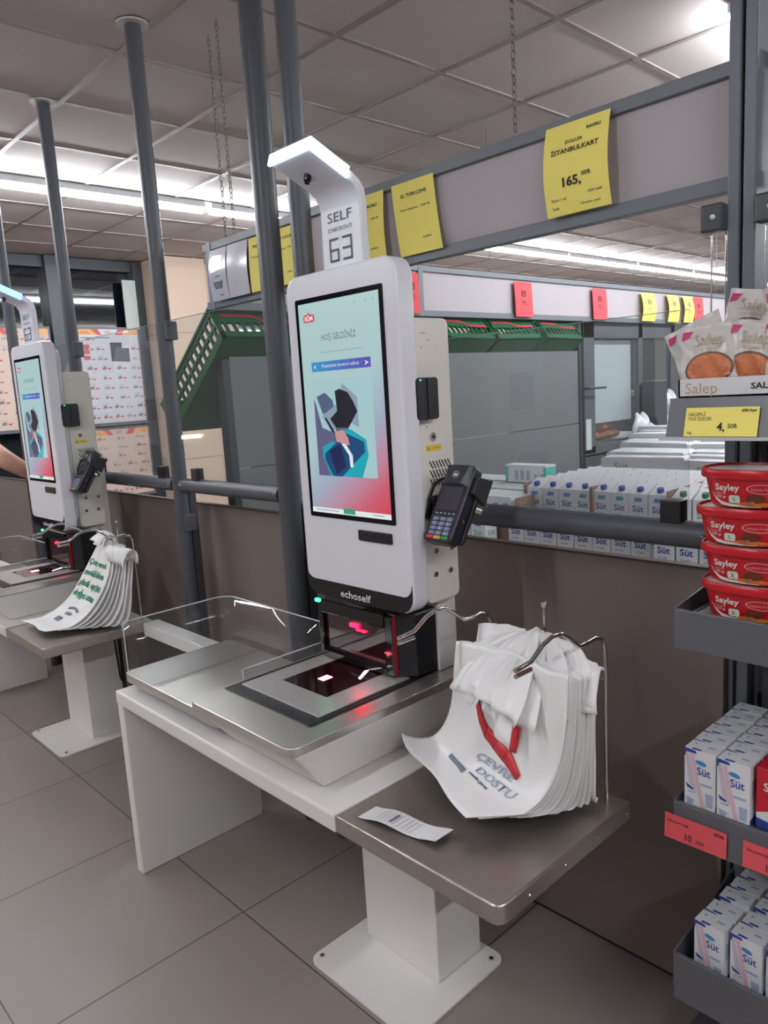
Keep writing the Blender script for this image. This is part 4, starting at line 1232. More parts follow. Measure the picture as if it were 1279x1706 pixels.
# small cartons at the left in brown trays
def at_loc(o, l):
    o.location = l
    return o
def carton_small():
    t = MB()
    a, b, h = 0.024, 0.019, 0.10
    t.box(-a, a, -b, b, 0, h)
    t.add([(-a, -b, h + 0.0004), (-a * 0.5, -b, h + 0.0004), (-a * 0.5, b, h + 0.0004), (-a, b, h + 0.0004)], [(0, 1, 2, 3)], 1)
    t.add([(-a, -b - 0.0004, h * 0.2), (a, -b - 0.0004, h * 0.35), (a, -b - 0.0004, h * 0.5), (-a, -b - 0.0004, h * 0.3)], [(0, 1, 2, 3)], 1)
    t.text('süt', 0.02, lambda x, y: (-0.014 + x, -b - 0.0006, h * 0.65 + y), 2, width=0.026, bold=0.02)
    return t.build('small_milk_carton', [CARTW, mat('print_mint', (178, 214, 204), 0.5), BLUE])
sc = carton_small()
first = True
for tr in range(3):
    y0 = 2.30 + tr * 0.20
    x0 = -2.30
    tray(x0 - 0.03, x0 + 0.60, y0 - 0.03, y0 + 0.158, 0.915, 0.104, ('front', 'middle', 'rear')[tr] + ' brown tray of small mint-topped cartons left on the milk display')
    for j in range(4):
        for i in range(12):
            c = sc if first else sc.copy()
            if not first: COL.objects.link(c)
            first = False
            c.location = (x0 + i * 0.0495, y0 - 0.003 + j * 0.0405, 0.92)
            tag(c, 'small white carton with mint top in a brown tray, left of the milk display', 'milk carton', 'small mint-topped cartons')
tag(MB().box(-2.34, -1.70, 2.262, 2.90, 0.6, 0.914).build('cardboard_base_box', CART), 'plain cardboard box layer under the small mint-topped cartons', 'box')
tag(MB().box(-1.745, -1.155, 2.376, 2.9, 0.6, 0.862).build('cardboard_base_box', CARTW), 'white box layer under the blue-capped milk cartons', 'box')
tag(MB().box(-1.154, -0.72, 2.376, 3.05, 0.6, 0.858).build('cardboard_base_box', CARTW), 'white box layer under the green-capped milk cartons', 'box')
tag(MB().box(-2.3, -0.68, 2.165, 2.255, 0.6, 0.771).build('cardboard_base_box', CARTW), 'low white box strip at the front of the milk display', 'box')
# box lying on the left trays
m = MB(); m.box(-2.17, -1.96, 2.62, 2.69, 0.969, 1.043)
m.text('SÜT', 0.03, lambda x, y: (-2.02 + x, 2.6195, 0.985 + y), 2, width=0.05)
for x in (-2.12, -2.09, -2.06):
    m.box(x, x + 0.018, 2.619, 2.6199, 0.98, 1.02, 3)
m.box(-2.1702, -2.155, 2.619, 2.691, 0.9695, 1.0352, 1); m.box(-1.972, -1.9598, 2.619, 2.691, 0.9695, 1.0352, 1)
tag(at_loc(m.build('lying_carton', [CARTW, TEAL, INK, GLBL]), (0.155, 0.0, 0.056)), 'single white carton with teal ends lying on top of the small cartons', 'milk carton')
# shrink-wrapped lying packs at the back
def pack(x, y, z, label, grp, rz=0):
    m = MB(); m.prism(rr(-0.19, 0.19, 0, 0.075, 0.012, 3), lambda p, q, t: (p, t, q), -0.048, 0.048)
    m.text('Süt', 0.04, lambda a, b: (-0.13 + a, b * 0.9 - 0.02, 0.0755), 1, width=0.07)
    m.text('Süt', 0.04, lambda a, b: (0.03 + a, b * 0.9 - 0.02, 0.0755), 1, width=0.07)
    m.text('Süt', 0.04, lambda a, b: (-0.13 + a, -0.0485, 0.02 + b), 2, width=0.07)
    o = m.build('wrapped_pack', [mat('shrink_wrap_white', (208, 210, 214), 0.4, noise=0.10, nscale=30, bump=0.5), GLBL, GREEN], smooth=True)
    o.location = (x, y, z); o.rotation_euler = (0, 0, rz)
    tag(o, label, 'milk pack', grp)
    return o
for j in range(11):
    for i in range(2):
        zt = 0.99 + 0.006 * j + rs.uniform(0, 0.022)
        pack(-1.68 + i * 0.385 - 0.035 * j, 3.22 + j * 0.1, zt, 'white shrink-wrapped milk pack lying behind the upright cartons', 'shrink-wrapped milk packs', rs.uniform(-0.14, 0.14))
tag(MB().box(-2.1, -1.1, 3.17, 4.3, 0.6, 0.988).build('cardboard_base_box', CARTW), 'large white box layer under the wrapped milk packs at the back', 'box')

# ================================================================ bread cabinet in the back
bc = thing('bread_cabinet', 'dark framed glass bread cabinet behind the milk display', 'cabinet', (-2.75, 5.0, 0))
m = MB()
m.box(-3.3, -2.68, 4.34, 5.6, 0, 0.95); m.build('lower_body', mat('cabinet_dark', (62, 64, 68), 0.5), bc, bevel=0.004)
fr_ = MB()
for (y0, y1) in ((4.34, 4.47), (5.05, 5.11), (5.54, 5.60)):
    fr_.box(-2.72, -2.68, y0, y1, 0.95, 1.95)
fr_.box(-2.72, -2.68, 4.34, 5.6, 0.93, 1.0); fr_.box(-2.72, -2.68, 4.34, 5.6, 1.70, 1.95)
fr_.box(-3.3, -2.68, 4.34, 5.6, 1.93, 1.97)
fr_.box(-3.3, -3.26, 4.34, 5.6, 0.95, 1.95)
fr_.build('frame', mat('cabinet_frame', (84, 88, 94), 0.4), bc, bevel=0.003)
MB().box(-2.702, -2.698, 4.47, 5.54, 1.0, 1.70).build('glass_door', GLASS, bc)
MB().box(-2.76, -2.735, 4.48, 5.04, 1.14, 1.69).build('door_reflection_panel', mat('door_reflection_white', (196, 202, 208), 0.35), bc)  # pale panel behind the door glass, standing in for its white reflection
MB().box(-3.25, -2.72, 4.47, 5.54, 1.0, 1.01).build('shelf', SHELF, bc)
MB().box(-3.2, -2.78, 5.15, 5.5, 1.30, 1.33).build('shelf', mat('wood_shelf', (176, 146, 118), 0.6), bc)
q = MB(); q.tube([(-2.66, 4.30, 1.38), (-2.62, 4.30, 1.38), (-2.62, 4.50, 1.38), (-2.66, 4.50, 1.38)], 0.008, 8); q.build('handle', mat('handle_dark', (50, 54, 60), 0.4), bc, smooth=True)
q = MB(); q.box(-2.679, -2.67, 4.34, 4.40, 0.98, 1.18); q.build('hinge_plate', mat('hinge_white', (190, 200, 200), 0.4), bc)
random.seed(21)
for i in range(9):
    m = MB()
    m.ball((0, 0, 0), 0.055, 0, 14, 10, (1.6, 0.85, 0.62))
    o = m.build('bread_loaf', BREAD, smooth=True)
    o.location = (-2.86 + 0.02 * (i % 2), 4.53 + (i % 5) * 0.10, 1.046 + 0.055 * (i // 5)); o.rotation_euler = (0, 0, 0.2 * (i % 3))
    tag(o, 'brown bread loaf lying in the glass cabinet', 'bread', 'bread loaves in the cabinet')
# dispenser and wrapped bags next to the cabinet door
m = MB(); m.prism([(5.06, 1.40), (5.24, 1.40), (5.24, 1.08), (5.12, 1.08), (5.06, 1.16), (5.045, 1.32)], YZ, -2.66, -2.56)
tag(m.build('glove_dispenser', mat('dispenser_grey', (70, 72, 76), 0.45), bevel=0.006), 'dark grey dispenser hung on the bread cabinet', 'dispenser')
for i, (y, z, s_) in enumerate(((4.92, 1.06, 0.12), (5.32, 1.2, 0.12), (5.35, 1.03, 0.13), (5.03, 1.0, 0.10), (5.5, 1.1, 0.12))):
    rsb = random.Random(i)
    m = MB(); m.grid(lambda u, v, y=y, z=z, s_=s_: (-2.60 + 0.06 * math.sin(PI * u) * math.sin(PI * v), y + (u - 0.5) * s_ * 2 * (0.6 + 0.5 * v) + 0.01 * math.sin(v * 9), z + s_ * (1 - 1.4 * v) + 0.012 * math.sin(u * 12)), 12, 12)
    tag(m.build('clear_bag', [mat('pale_film', (196, 198, 204), 0.2)], solid=0.01, smooth=True), 'crumpled pale plastic bag hanging beside the bread cabinet', 'plastic bag', 'pale bags at the bread cabinet')

# ================================================================ leaflets in the shop window
def poster(y0, y1, z0, z1, label, seed, x=-6.995, warm=False):
    t = thing('window_leaflet', label, 'poster', (x, (y0 + y1) / 2, z0))
    m = MB(); m.box(x - 0.004, x, y0, y1, z0, z1)
    rs = random.Random(seed)
    W, H = y1 - y0, z1 - z0
    F = lambda a, b, d=0.001: (x + d, y0 + a * W, z0 + b * H)
    hb = 0.052 / H
    m.add([F(0, 1 - hb), F(1, 1 - hb), F(1, 1), F(0, 1)], [(0, 1, 2, 3)], 1)
    m.add([F(0.3, 1 - hb, 0.0015), F(0.45, 1 - hb, 0.0015), F(0.36, 1, 0.0015), F(0.2, 1, 0.0015)], [(0, 1, 2, 3)], 2)
    m.add([F(0.58, 1 - hb, 0.0015), F(0.72, 1 - hb, 0.0015), F(0.78, 1, 0.0015), F(0.62, 1, 0.0015)], [(0, 1, 2, 3)], 2)
    m.add([F(0.38, 1 - hb, 0.0018), F(0.6, 1 - hb, 0.0018), F(0.66, 1, 0.0018), F(0.32, 1, 0.0018)], [(0, 1, 2, 3)], 0)
    m.text('BİM', 0.035, lambda a, b: F(0.43 + a / W, 1 - hb * 0.8 + b / H, 0.002), 3, width=0.06)
    m.text('AKTÜEL', 0.03, lambda a, b: F(0.02 + a / W, 1 - hb * 0.8 + b / H, 0.002), 3, width=0.09)
    rows = int(H / 0.088)
    for r in range(rows):
        n = rs.choice((3, 4, 5))
        zc = 1 - hb - (r + 0.55) * (1 - hb) / rows
        for c_ in range(n):
            if not warm and r in (0, 1, 2) and 0.4 < (c_ + 0.4) / n < 0.85: continue
            cc = (c_ + 0.3) / n
            w_ = rs.uniform(0.05, 0.1); h_ = rs.uniform(0.02, 0.035) / H
            m.add([F(cc, zc), F(cc + w_, zc + h_ * 0.2), F(cc + w_ * 0.9, zc + h_), F(cc + 0.01, zc + h_ * 0.8)], [(0, 1, 2, 3)], rs.choice((4, 4, 5, 6)))
            m.add([F(cc + w_ + 0.02, zc + 0.1 * h_), F(cc + w_ + 0.075, zc + 0.1 * h_), F(cc + w_ + 0.075, zc + h_ * 0.55), F(cc + w_ + 0.02, zc + h_ * 0.55)], [(0, 1, 2, 3)], 2)
            m.add([F(cc, zc + h_ * 1.25), F(cc + 0.1, zc + h_ * 1.25), F(cc + 0.1, zc + h_ * 1.33), F(cc, zc + h_ * 1.33)], [(0, 1, 2, 3)], 5)
    if not warm:
        m.add([F(0.5, 0.66, 0.002), F(0.82, 0.65, 0.002), F(0.82, 0.80, 0.002), F(0.70, 0.80, 0.002), F(0.70, 0.86, 0.002), F(0.5, 0.86, 0.002)], [(0, 1, 2, 3, 4, 5)], 7)
        m.add([F(0.02, 0.94 - 0.035, 0.002), F(0.5, 0.94 - 0.035, 0.002), F(0.5, 0.916, 0.002), F(0.02, 0.916, 0.002)], [(0, 1, 2, 3)], 5)
        for q in range(3):
            m.add([F(0.04, 0.68 + 0.06 * q, 0.002), F(0.15, 0.68 + 0.06 * q, 0.002), F(0.15, 0.72 + 0.06 * q, 0.002), F(0.04, 0.72 + 0.06 * q, 0.002)], [(0, 1, 2, 3)], 2)
    base = mat('leaflet_warm', (206, 184, 172), 0.5) if warm else mat('leaflet_white', (206, 204, 212), 0.45)
    m.build('sheet', [base, mat('leaflet_band_orange', (226, 168, 110), 0.5), mat('leaflet_band_red', (206, 84, 96), 0.5), mat('leaflet_ink_red', (170, 50, 60), 0.5),
                      mat('leaflet_grey', (158, 158, 164), 0.5), mat('leaflet_grey2', (120, 120, 128), 0.5), mat('leaflet_brown', (140, 112, 106), 0.5), mat('leaflet_dark', (64, 66, 84), 0.5)], t)
    MB().box(x - 0.02, x - 0.005, y0 - 0.02, y1 + 0.02, z0 - 0.03, z1 + 0.02).build('holder', mat('holder_grey', (96, 98, 104), 0.4), t)
    return t
poster(2.87, 3.44, 1.30, 2.165, 'large product leaflet with a dark seat picture in the shop window', 3)
poster(2.87, 3.44, 0.60, 1.235, 'beige product leaflet below the large one in the shop window', 4, warm=True)
poster(2.06, 2.60, 1.30, 2.165, 'product leaflet in the window directly behind the far kiosk', 5, warm=True)
poster(1.30, 1.86, 0.70, 1.30, 'product leaflet low in the window at the left frame edge', 6, warm=True)

# ================================================================ right shelf rack
rk = thing('shelf_rack', 'dark grey shelf rack at the right edge holding tubs and small cartons', 'shelf rack', (-0.2, 1.5, 0))
U = MB()
U.box(-0.652, -0.628, 1.585, 1.66, 0.0, 2.8); U.box(-0.622, -0.598, 1.585, 1.66, 0.0, 2.8); U.box(-0.63, -0.62, 1.60, 1.65, 0.0, 2.8)
U.build('upright', mat('rack_grey', (96, 100, 108), 0.38), rk, bevel=0.003)
MB().box(-0.598, 0.4, 1.612, 1.63, 0.02, 1.36).build('back_panel', mat('rack_panel', (66, 66, 70), 0.5), rk)
sl = MB()
sl.box(-0.586, -0.578, 1.6105, 1.6118, 0.1, 1.35)
sl.build('slot_strip', BLACKG, rk)
MB().box(-0.662, -0.657, 1.58, 1.586, 0.05, 1.0).build('white_edge_strip', mat('strip_white', (200, 200, 204), 0.4), rk)
MB().box(-0.682, -0.664, 1.584, 1.65, 0.0, 1.05).build('side_upright', mat('rack_black', (44, 42, 46), 0.5), rk)
MB().box(-0.62, 0.4, 1.33, 1.61, 0.02, 0.10).build('base_shelf', SHELF, rk, bevel=0.003)
def shelf(z, lip_lo, lip_hi, y0=1.30):
    m = MB()
    m.box(-0.62, 0.4, y0 + 0.004, 1.605, z - 0.004, z)
    for i in range(24):
        m.box(-0.61 + i * 0.042, -0.607 + i * 0.042, y0 + 0.01, 1.60, z, z + 0.003)
    o = m.build('shelf', SHELF, rk)
    MB().box(-0.621, 0.4, y0 - 0.006, y0 + 0.004, lip_lo, lip_hi).build('front_lip', SHELF, o, bevel=0.002)
    q = MB(); q.prism([(y0, lip_lo + 0.02), (1.60, z - 0.03), (1.60, lip_hi + 0.035), (y0 + 0.15, lip_hi + 0.016), (y0, lip_hi)], YZ, -0.624, -0.6205)
    q.build('side_lip', SHELF, o)
    return o
shelf(1.0, 0.945, 1.020)
shelf(0.628, 0.556, 0.638)
shelf(0.262, 0.21, 0.310)
# top shelf with slanted label rail
m = MB()
m.box(-0.645, 0.4, 1.33, 1.605, 1.398, 1.403)
m.build('shelf', SHELF, rk)
m = MB(); m.prism([(1.322, 1.403), (1.332, 1.403), (1.312, 1.335), (1.302, 1.335)], YZ, -0.640, 0.4)
lr = m.build('label_rail', mat('label_rail_grey', (98, 98, 106), 0.4), rk)
MB().box(-0.652, 0.4, 1.299, 1.3015, 1.33, 1.336).build('clear_edge', ACRE, rk)
q = MB(); q.tube([(-0.572, 1.45, 1.27), (-0.572, 1.45, 1.398)], 0.002, 6); q.build('wire', mat('wire_dark', (60, 60, 64), 0.4), rk)
# clamps on the upright
for x0, x1, z0, z1 in ((-0.70, -0.655, 1.722, 1.775), (-0.595, -0.545, 1.722, 1.775)):
    t = thing('panel_clamp', 'dark clamp plate %s of the rack upright under the fascia' % ('left' if x0 < -0.65 else 'right'), 'clamp', (x0, 1.58, z0))
    MB().box(x0, x1, 1.57, 1.60, z0, z1).build('plate', mat('clamp_dark', (62, 64, 70), 0.4), t, bevel=0.004)
    MB().ball(((x0 + x1) / 2 + 0.004, 1.569, (z0 + z1) / 2), 0.0055, 0, 10, 8).build('screw', mat('screw_white', (220, 220, 226), 0.3), t)
    for xx in (x0 + 0.012, x1 - 0.004):
        MB().tube([(xx, 1.60, 1.50), (xx, 1.60, z0)], 0.0018, 6).build('rod', CHROME, t)

# shelf price tags
def flat_tag(x0, x1, z0, z1, y0, y1, matl, writer, label, mats, cat='price tag'):
    """tag on a rail: lower edge at y0, upper edge at y1"""
    w, h = x1 - x0, z1 - z0
    pos = lambda a, b, d=0.0008: (x0 + a, y0 + (y1 - y0) * b / h - d, z0 + b)
    m = MB(); m.add([pos(0, 0, 0), pos(w, 0, 0), pos(w, h, 0), pos(0, h, 0)], [(0, 1, 2, 3)], 0)
    writer(m, pos, w, h)
    return tag(m.build('price_tag', [matl] + mats, solid=0.0004), label, cat)
def wsalep(m, pos, w, h):
    T(m, pos, 'SALEPLİ', 0.005, h * 0.72, 0.008, 0.030, 2)
    T(m, pos, 'TOZ İÇECEK', 0.005, h * 0.56, 0.008, 0.042, 2)
    T(m, pos, '4,', w * 0.46, h * 0.20, 0.020, 0.013, 1, 0.02)
    T(m, pos, '50₺', w * 0.60, h * 0.28, 0.011, 0.016, 1)
    T(m, pos, 'BİM Fiyat', w * 0.77, h * 0.84, 0.006, 0.024, 1, 0.01)
    T(m, pos, 'kg', w * 0.05, h * 0.1, 0.006, 0.008, 2)
flat_tag(-0.606, -0.482, 1.337, 1.386, 1.2995, 1.3125, YEL, wsalep, 'yellow tag 4,50 on the top shelf rail below the sachets', [INK, INKG])
def wten(m, pos, w, h):
    T(m, pos, '10', w * 0.32, h * 0.14, 0.019, 0.016, 1, 0.02)
    T(m, pos, ',75₺', w * 0.50, h * 0.16, 0.010, 0.018, 1)
    T(m, pos, 'BİM', w * 0.80, h * 0.75, 0.008, 0.018, 1, 0.02)
    T(m, pos, 'Süt yarım yağlı', w * 0.06, h * 0.68, 0.007, 0.04, 1)
flat_tag(-0.636, -0.518, 0.562, 0.612, 1.288, 1.291, RED, wten, 'red tag reading 10 at the left of the middle shelf', [INKR])
flat_tag(-0.49, -0.372, 0.562, 0.612, 1.290, 1.293, RED, wten, 'red tag cut by the right frame edge on the middle shelf', [INKR])

# red spread tubs
def make_tub():
    t = thing('spread_tub', '', 'tub', (0, 0, 0), 'red tubs stacked on the upper shelf')
    def se(a, b, th, n=2.7):
        c, s = math.cos(th), math.sin(th)
        return (a * math.copysign(abs(c) ** (2 / n), c), b * math.copysign(abs(s) ** (2 / n), s))
    N = 56
    prof = [(0.066, 0.044, 0.0), (0.0675, 0.0455, 0.004), (0.0755, 0.0535, 0.048), (0.0765, 0.0545, 0.052)]
    m = MB()
    vs = [(*se(a, b, 2 * PI * i / N), z) for a, b, z in prof for i in range(N)]
    fs = [(j * N + i, j * N + (i + 1) % N, (j + 1) * N + (i + 1) % N, (j + 1) * N + i) for j in range(len(prof) - 1) for i in range(N)]
    fs.append(tuple(reversed(range(N))))
    m.add(vs, fs, 0)
    def fr(x, z, d=0.0007):
        tt = (z - 0.004) / 0.044
        a = 0.0675 + 0.008 * tt; b = 0.0455 + 0.008 * tt
        x = max(-a * 0.999, min(a * 0.999, x))
        y = -b * (1 - abs(x / a) ** 2.7) ** (1 / 2.7)
        return (x, y - d, z)
    m.text('Sayley', 0.016, lambda x, y: fr(-0.046 + x, 0.029 + y, 0.0012), 1, width=0.043, bold=0.022)
    m.text('Kakaolu', 0.006, lambda x, y: fr(-0.047 + x, 0.0215 + y, 0.001), 2, width=0.02)
    m.text('500 ge', 0.007, lambda x, y: fr(-0.045 + x, 0.0155 + y, 0.001), 1, width=0.018)
    # white swoosh
    pts = [(-0.055, 0.026, 0.0008), (-0.047, 0.014, 0.0022), (-0.036, 0.006, 0.003), (-0.02, 0.003, 0.0025), (0.0, 0.002, 0.002), (0.03, 0.0015, 0.0015)]
    for p, q in zip(pts[:-1], pts[1:]):
        m.add([fr(p[0], p[1] - p[2]), fr(q[0], q[1] - q[2] if q[1] > q[2] else 0.0008), fr(q[0], q[1] + q[2]), fr(p[0], p[1] + p[2])], [(0, 1, 2, 3)], 1)
    m.add([fr(x, z, 0.0012) for x, z in rr(-0.022, -0.003, 0.007, 0.021, 0.004, 3)], [tuple(range(16))], 3)
    m.text('5', 0.009, lambda x, y: fr(-0.016 + x, 0.011 + y, 0.0018), 4, width=0.005)
    m.add([fr(0.012 + 0.016 * math.cos(a) + 0.01, 0.016 + 0.008 * math.sin(a), 0.0012) for a in [2 * PI * i / 14 for i in range(14)]], [tuple(range(14))], 4)
    m.add([fr(0.02 + 0.03 * math.cos(a), 0.006 + 0.004 * math.sin(a), 0.001) for a in [2 * PI * i / 14 for i in range(14)]], [tuple(range(14))], 5)
    ring = [(0.034 + 0.026 * math.cos(2 * PI * i / 18), 0.033 + 0.0085 * math.sin(2 * PI * i / 18)) for i in range(19)]
    for p, q in zip(ring[:-1], ring[1:]):
        c_ = (0.034, 0.033)
        m.add([fr(*p, 0.001), fr(*q, 0.001), fr(c_[0] + (q[0] - c_[0]) * 0.9, c_[1] + (q[1] - c_[1]) * 0.85, 0.001), fr(c_[0] + (p[0] - c_[0]) * 0.9, c_[1] + (p[1] - c_[1]) * 0.85, 0.001)], [(0, 1, 2, 3)], 2)
    m.text('Kakaolu Fındıklı', 0.007, lambda x, y: fr(0.015 + x, 0.030 + y, 0.0012), 2, width=0.038)
    for px, pz in ((0.006, 0.008), (0.012, 0.006), (0.017, 0.009)):
        m.add([fr(px + 0.004 * math.cos(a), pz + 0.003 * math.sin(a), 0.0016) for a in [2 * PI * i / 8 for i in range(8)]], [tuple(range(8))], 6)
    m.build('tub_body', [TUBR, TUBW, mat('tub_pink_ink', (232, 160, 160), 0.4), mat('tub_badge', (206, 222, 204), 0.4), CHOC, ORNG, mat('hazelnut', (170, 110, 70), 0.5)], t, smooth=True)
    m = MB()
    prof = [(0.0765, 0.0545, 0.050), (0.0815, 0.0595, 0.050), (0.083, 0.061, 0.053), (0.083, 0.061, 0.064), (0.0815, 0.0595, 0.066), (0.0785, 0.0565, 0.066), (0.0775, 0.0555, 0.0618)]
    vs = [(*se(a, b, 2 * PI * i / N), z) for a, b, z in prof for i in range(N)]
    fs = [(j * N + i, j * N + (i + 1) % N, (j + 1) * N + (i + 1) % N, (j + 1) * N + i) for j in range(len(prof) - 1) for i in range(N)]
    m.add(vs, fs, 0)
    m.add([(*se(0.0775, 0.0555, 2 * PI * i / N), 0.0618) for i in range(N)], [tuple(range(N))], 1)
    m.build('lid', [TUBR, TUBW], t, smooth=True)
    return t
tb = make_tub()
names = ['lowest of the left stack of red spread tubs, standing in the shelf', 'second red spread tub from the bottom of the left stack', 'third red spread tub from the bottom of the left stack', 'topmost red spread tub of the left stack']
offs = [(-0.508, 1.362, 0.004), (-0.510, 1.362, -0.02), (-0.518, 1.362, 0.03), (-0.509, 1.360, 0.0)]
for i in range(4):
    c = tb if i == 0 else copy_tree(tb)
    c.location = (offs[i][0], offs[i][1], 1.012 + i * 0.0675)
    c.rotation_euler = (0, 0, offs[i][2])
    c['label'] = names[i]
    if 'group' in c: del c['group']

# 200 ml milk cartons
def make_mini(variant=0):
    t = thing('small_milk_carton', '', 'milk carton', (0, 0, 0), None)
    a, b, h = 0.0295, 0.0195, 0.116
    m = MB(); m.box(-a, a, -b, b, 0, h, 0)
    F = lambda x, z, d=0.0003: (x, -b - d, z)
    Gt = lambda x, y, d=0.0003: (x, y, h + d)
    Sx = lambda y, z, d=0.0003: (a + d, y, z)
    if variant == 0:
        m.add([F(-a, 0.108), F(-0.006, 0.108), F(-0.008, 0.114), F(-a, 0.116)], [(0, 1, 2, 3)], 1)
        m.add([F(-0.0295, 0.1), F(-0.026, 0.1), F(-0.026, 0.11), F(-0.0295, 0.11)], [(0, 1, 2, 3)], 1)
        m.add([F(-0.019, 0.106, 0.0006), F(-0.012, 0.106, 0.0006), F(0.010, 0.002, 0.0006), F(0.002, 0.002, 0.0006)], [(0, 1, 2, 3)], 2)
        m.add([F(-0.028, 0.106), F(-0.021, 0.106), F(-0.006, 0.03), F(-0.020, 0.045)], [(0, 1, 2, 3)], 3)
        m.add([F(0.004 + 0.0105 * math.cos(q) - 0.002, 0.092 + 0.0048 * math.sin(q) - 0.0015 * math.cos(q), 0.0008) for q in [2 * PI * i / 14 for i in range(14)]], [tuple(range(14))], 4)
        m.text('Süt', 0.022, lambda x, y: F(-0.006 + x, 0.068 + y, 0.0005), 1, width=0.026, bold=0.015)
        m.text('yarım yağlı', 0.005, lambda x, y: F(-0.022 + x, 0.028 + y, 0.0007), 1, width=0.014)
        m.add([F(0.012, 0.008), F(0.024, 0.008), F(0.0255, 0.034), F(0.010, 0.034)], [(0, 1, 2, 3)], 5)
        m.add([F(0.0, 0.052), F(0.024, 0.052), F(0.022, 0.047), F(0.002, 0.047)], [(0, 1, 2, 3)], 5)
        m.add([F(-0.027, 0.045), F(-0.012, 0.037), F(-0.012, 0.033), F(-0.024, 0.036)], [(0, 1, 2, 3)], 1)
        m.add([F(-0.024, 0.003), F(-0.014, 0.003), F(-0.010, 0.014), F(-0.026, 0.018)], [(0, 1, 2, 3)], 5)
        m.add([Gt(-0.016, -b), Gt(0.0, -b), Gt(0.002, -b + 0.006), Gt(-0.016, -b + 0.006)], [(0, 1, 2, 3)], 1)
        m.add([Gt(0.006, 0.0), Gt(0.02, 0.0), Gt(0.02, 0.006), Gt(0.006, 0.006)], [(0, 1, 2, 3)], 5)
        m.tube([(-0.018, 0.006, h), (-0.018, 0.006, h + 0.0008)], 0.003, 8, 5)
        m.add([Sx(-0.012, 0.05), Sx(0.012, 0.06), Sx(0.012, 0.09), Sx(-0.012, 0.084)], [(0, 1, 2, 3)], 5)
        m.add([Sx(-0.019, 0.0), Sx(0.019, 0.0), Sx(0.019, 0.018), Sx(-0.019, 0.012)], [(0, 1, 2, 3)], 1)
        mats = [CARTW, BLUE, PINK, mat('straw_shadow_print', (206, 190, 206), 0.45), BLUE2, GLBL]
    else:
        m.add([F(-a, 0.03), F(a, 0.05), F(a, h), F(-a, h)], [(0, 1, 2, 3)], 1)
        m.add([Gt(-a, -b), Gt(a, -b), Gt(a, b), Gt(-a, b)], [(0, 1, 2, 3)], 1)
        m.add([Sx(-b, 0.03), Sx(b, 0.03), Sx(b, h), Sx(-b, h)], [(0, 1, 2, 3)], 1)
        m.add([(-a - 0.0003, -b, 0.03), (-a - 0.0003, b, 0.03), (-a - 0.0003, b, h), (-a - 0.0003, -b, h)], [(0, 1, 2, 3)], 1)
        m.text('Süt', 0.022, lambda x, y: F(-0.018 + x, 0.075 + y, 0.0005), 0, width=0.03, bold=0.015)
        m.add([F(-a, 0.0), F(a, 0.0), F(a, 0.012), F(-a, 0.02)], [(0, 1, 2, 3)], 2)
        mats = [CARTW, mat('carton_red', (196, 30, 50), 0.4), BLUE]
    m.build('box', mats, t)
    q = MB(); q.tube([(-0.006, b + 0.0022, 0.012), (0.012, b + 0.0022, 0.100)], 0.002, 6); q.build('straw', PAPER, t)
    return t
mini = make_mini(0)
red = make_mini(1)
f0, f1 = True, True
rs = random.Random(9)
for col in range(4):
    for row in range(6):
        x = -0.577 + col * 0.0625; y = 1.330 + row * 0.0445
        if col < 2:
            lab = ('front' if row == 0 else 'behind')
            L = {(0, 0): 'frontmost small milk carton at the left end of the middle shelf', (1, 0): 'frontmost small milk carton, second from left on the middle shelf'}.get((col, row), 'small white milk carton standing behind the front ones on the middle shelf')
            c = put(mini, f0, (x + rs.uniform(-.001, .001), y - (0.004 if col else 0), 0.6315), L, 'small cartons on the middle shelf', rs.uniform(-0.03, 0.03)); f0 = False
            if row == 0: del c['group']
        else:
            c = put(red, f1, (x + 0.004, y + 0.006, 0.6315), 'small red carton right of the white ones on the middle shelf', 'red cartons on the middle shelf', 0); f1 = False
for col in range(4):
    for row in range(5):
        x = -0.563 + col * 0.066 + 0.003 * row; y = 1.345 + row * 0.045 + (0.012 if row > 1 else 0) + (0.01 if col else 0)
        L = 'small white milk carton standing on the lowest visible shelf'
        if (col, row) == (0, 0): L = 'frontmost left small milk carton on the lowest visible shelf'
        c = put(mini, False, (x, y, 0.2655), L, 'small cartons on the lowest visible shelf', rs.uniform(-0.05, 0.05))
        if (col, row) == (0, 0): del c['group']
tag(MB().box(-0.55, -0.40, 1.34, 1.45, 0.1005, 0.165).build('red_carton_pack', mat('carton_red', (196, 30, 50), 0.4), bevel=0.003), 'red pack at the bottom right corner under the lowest shelf', 'box')

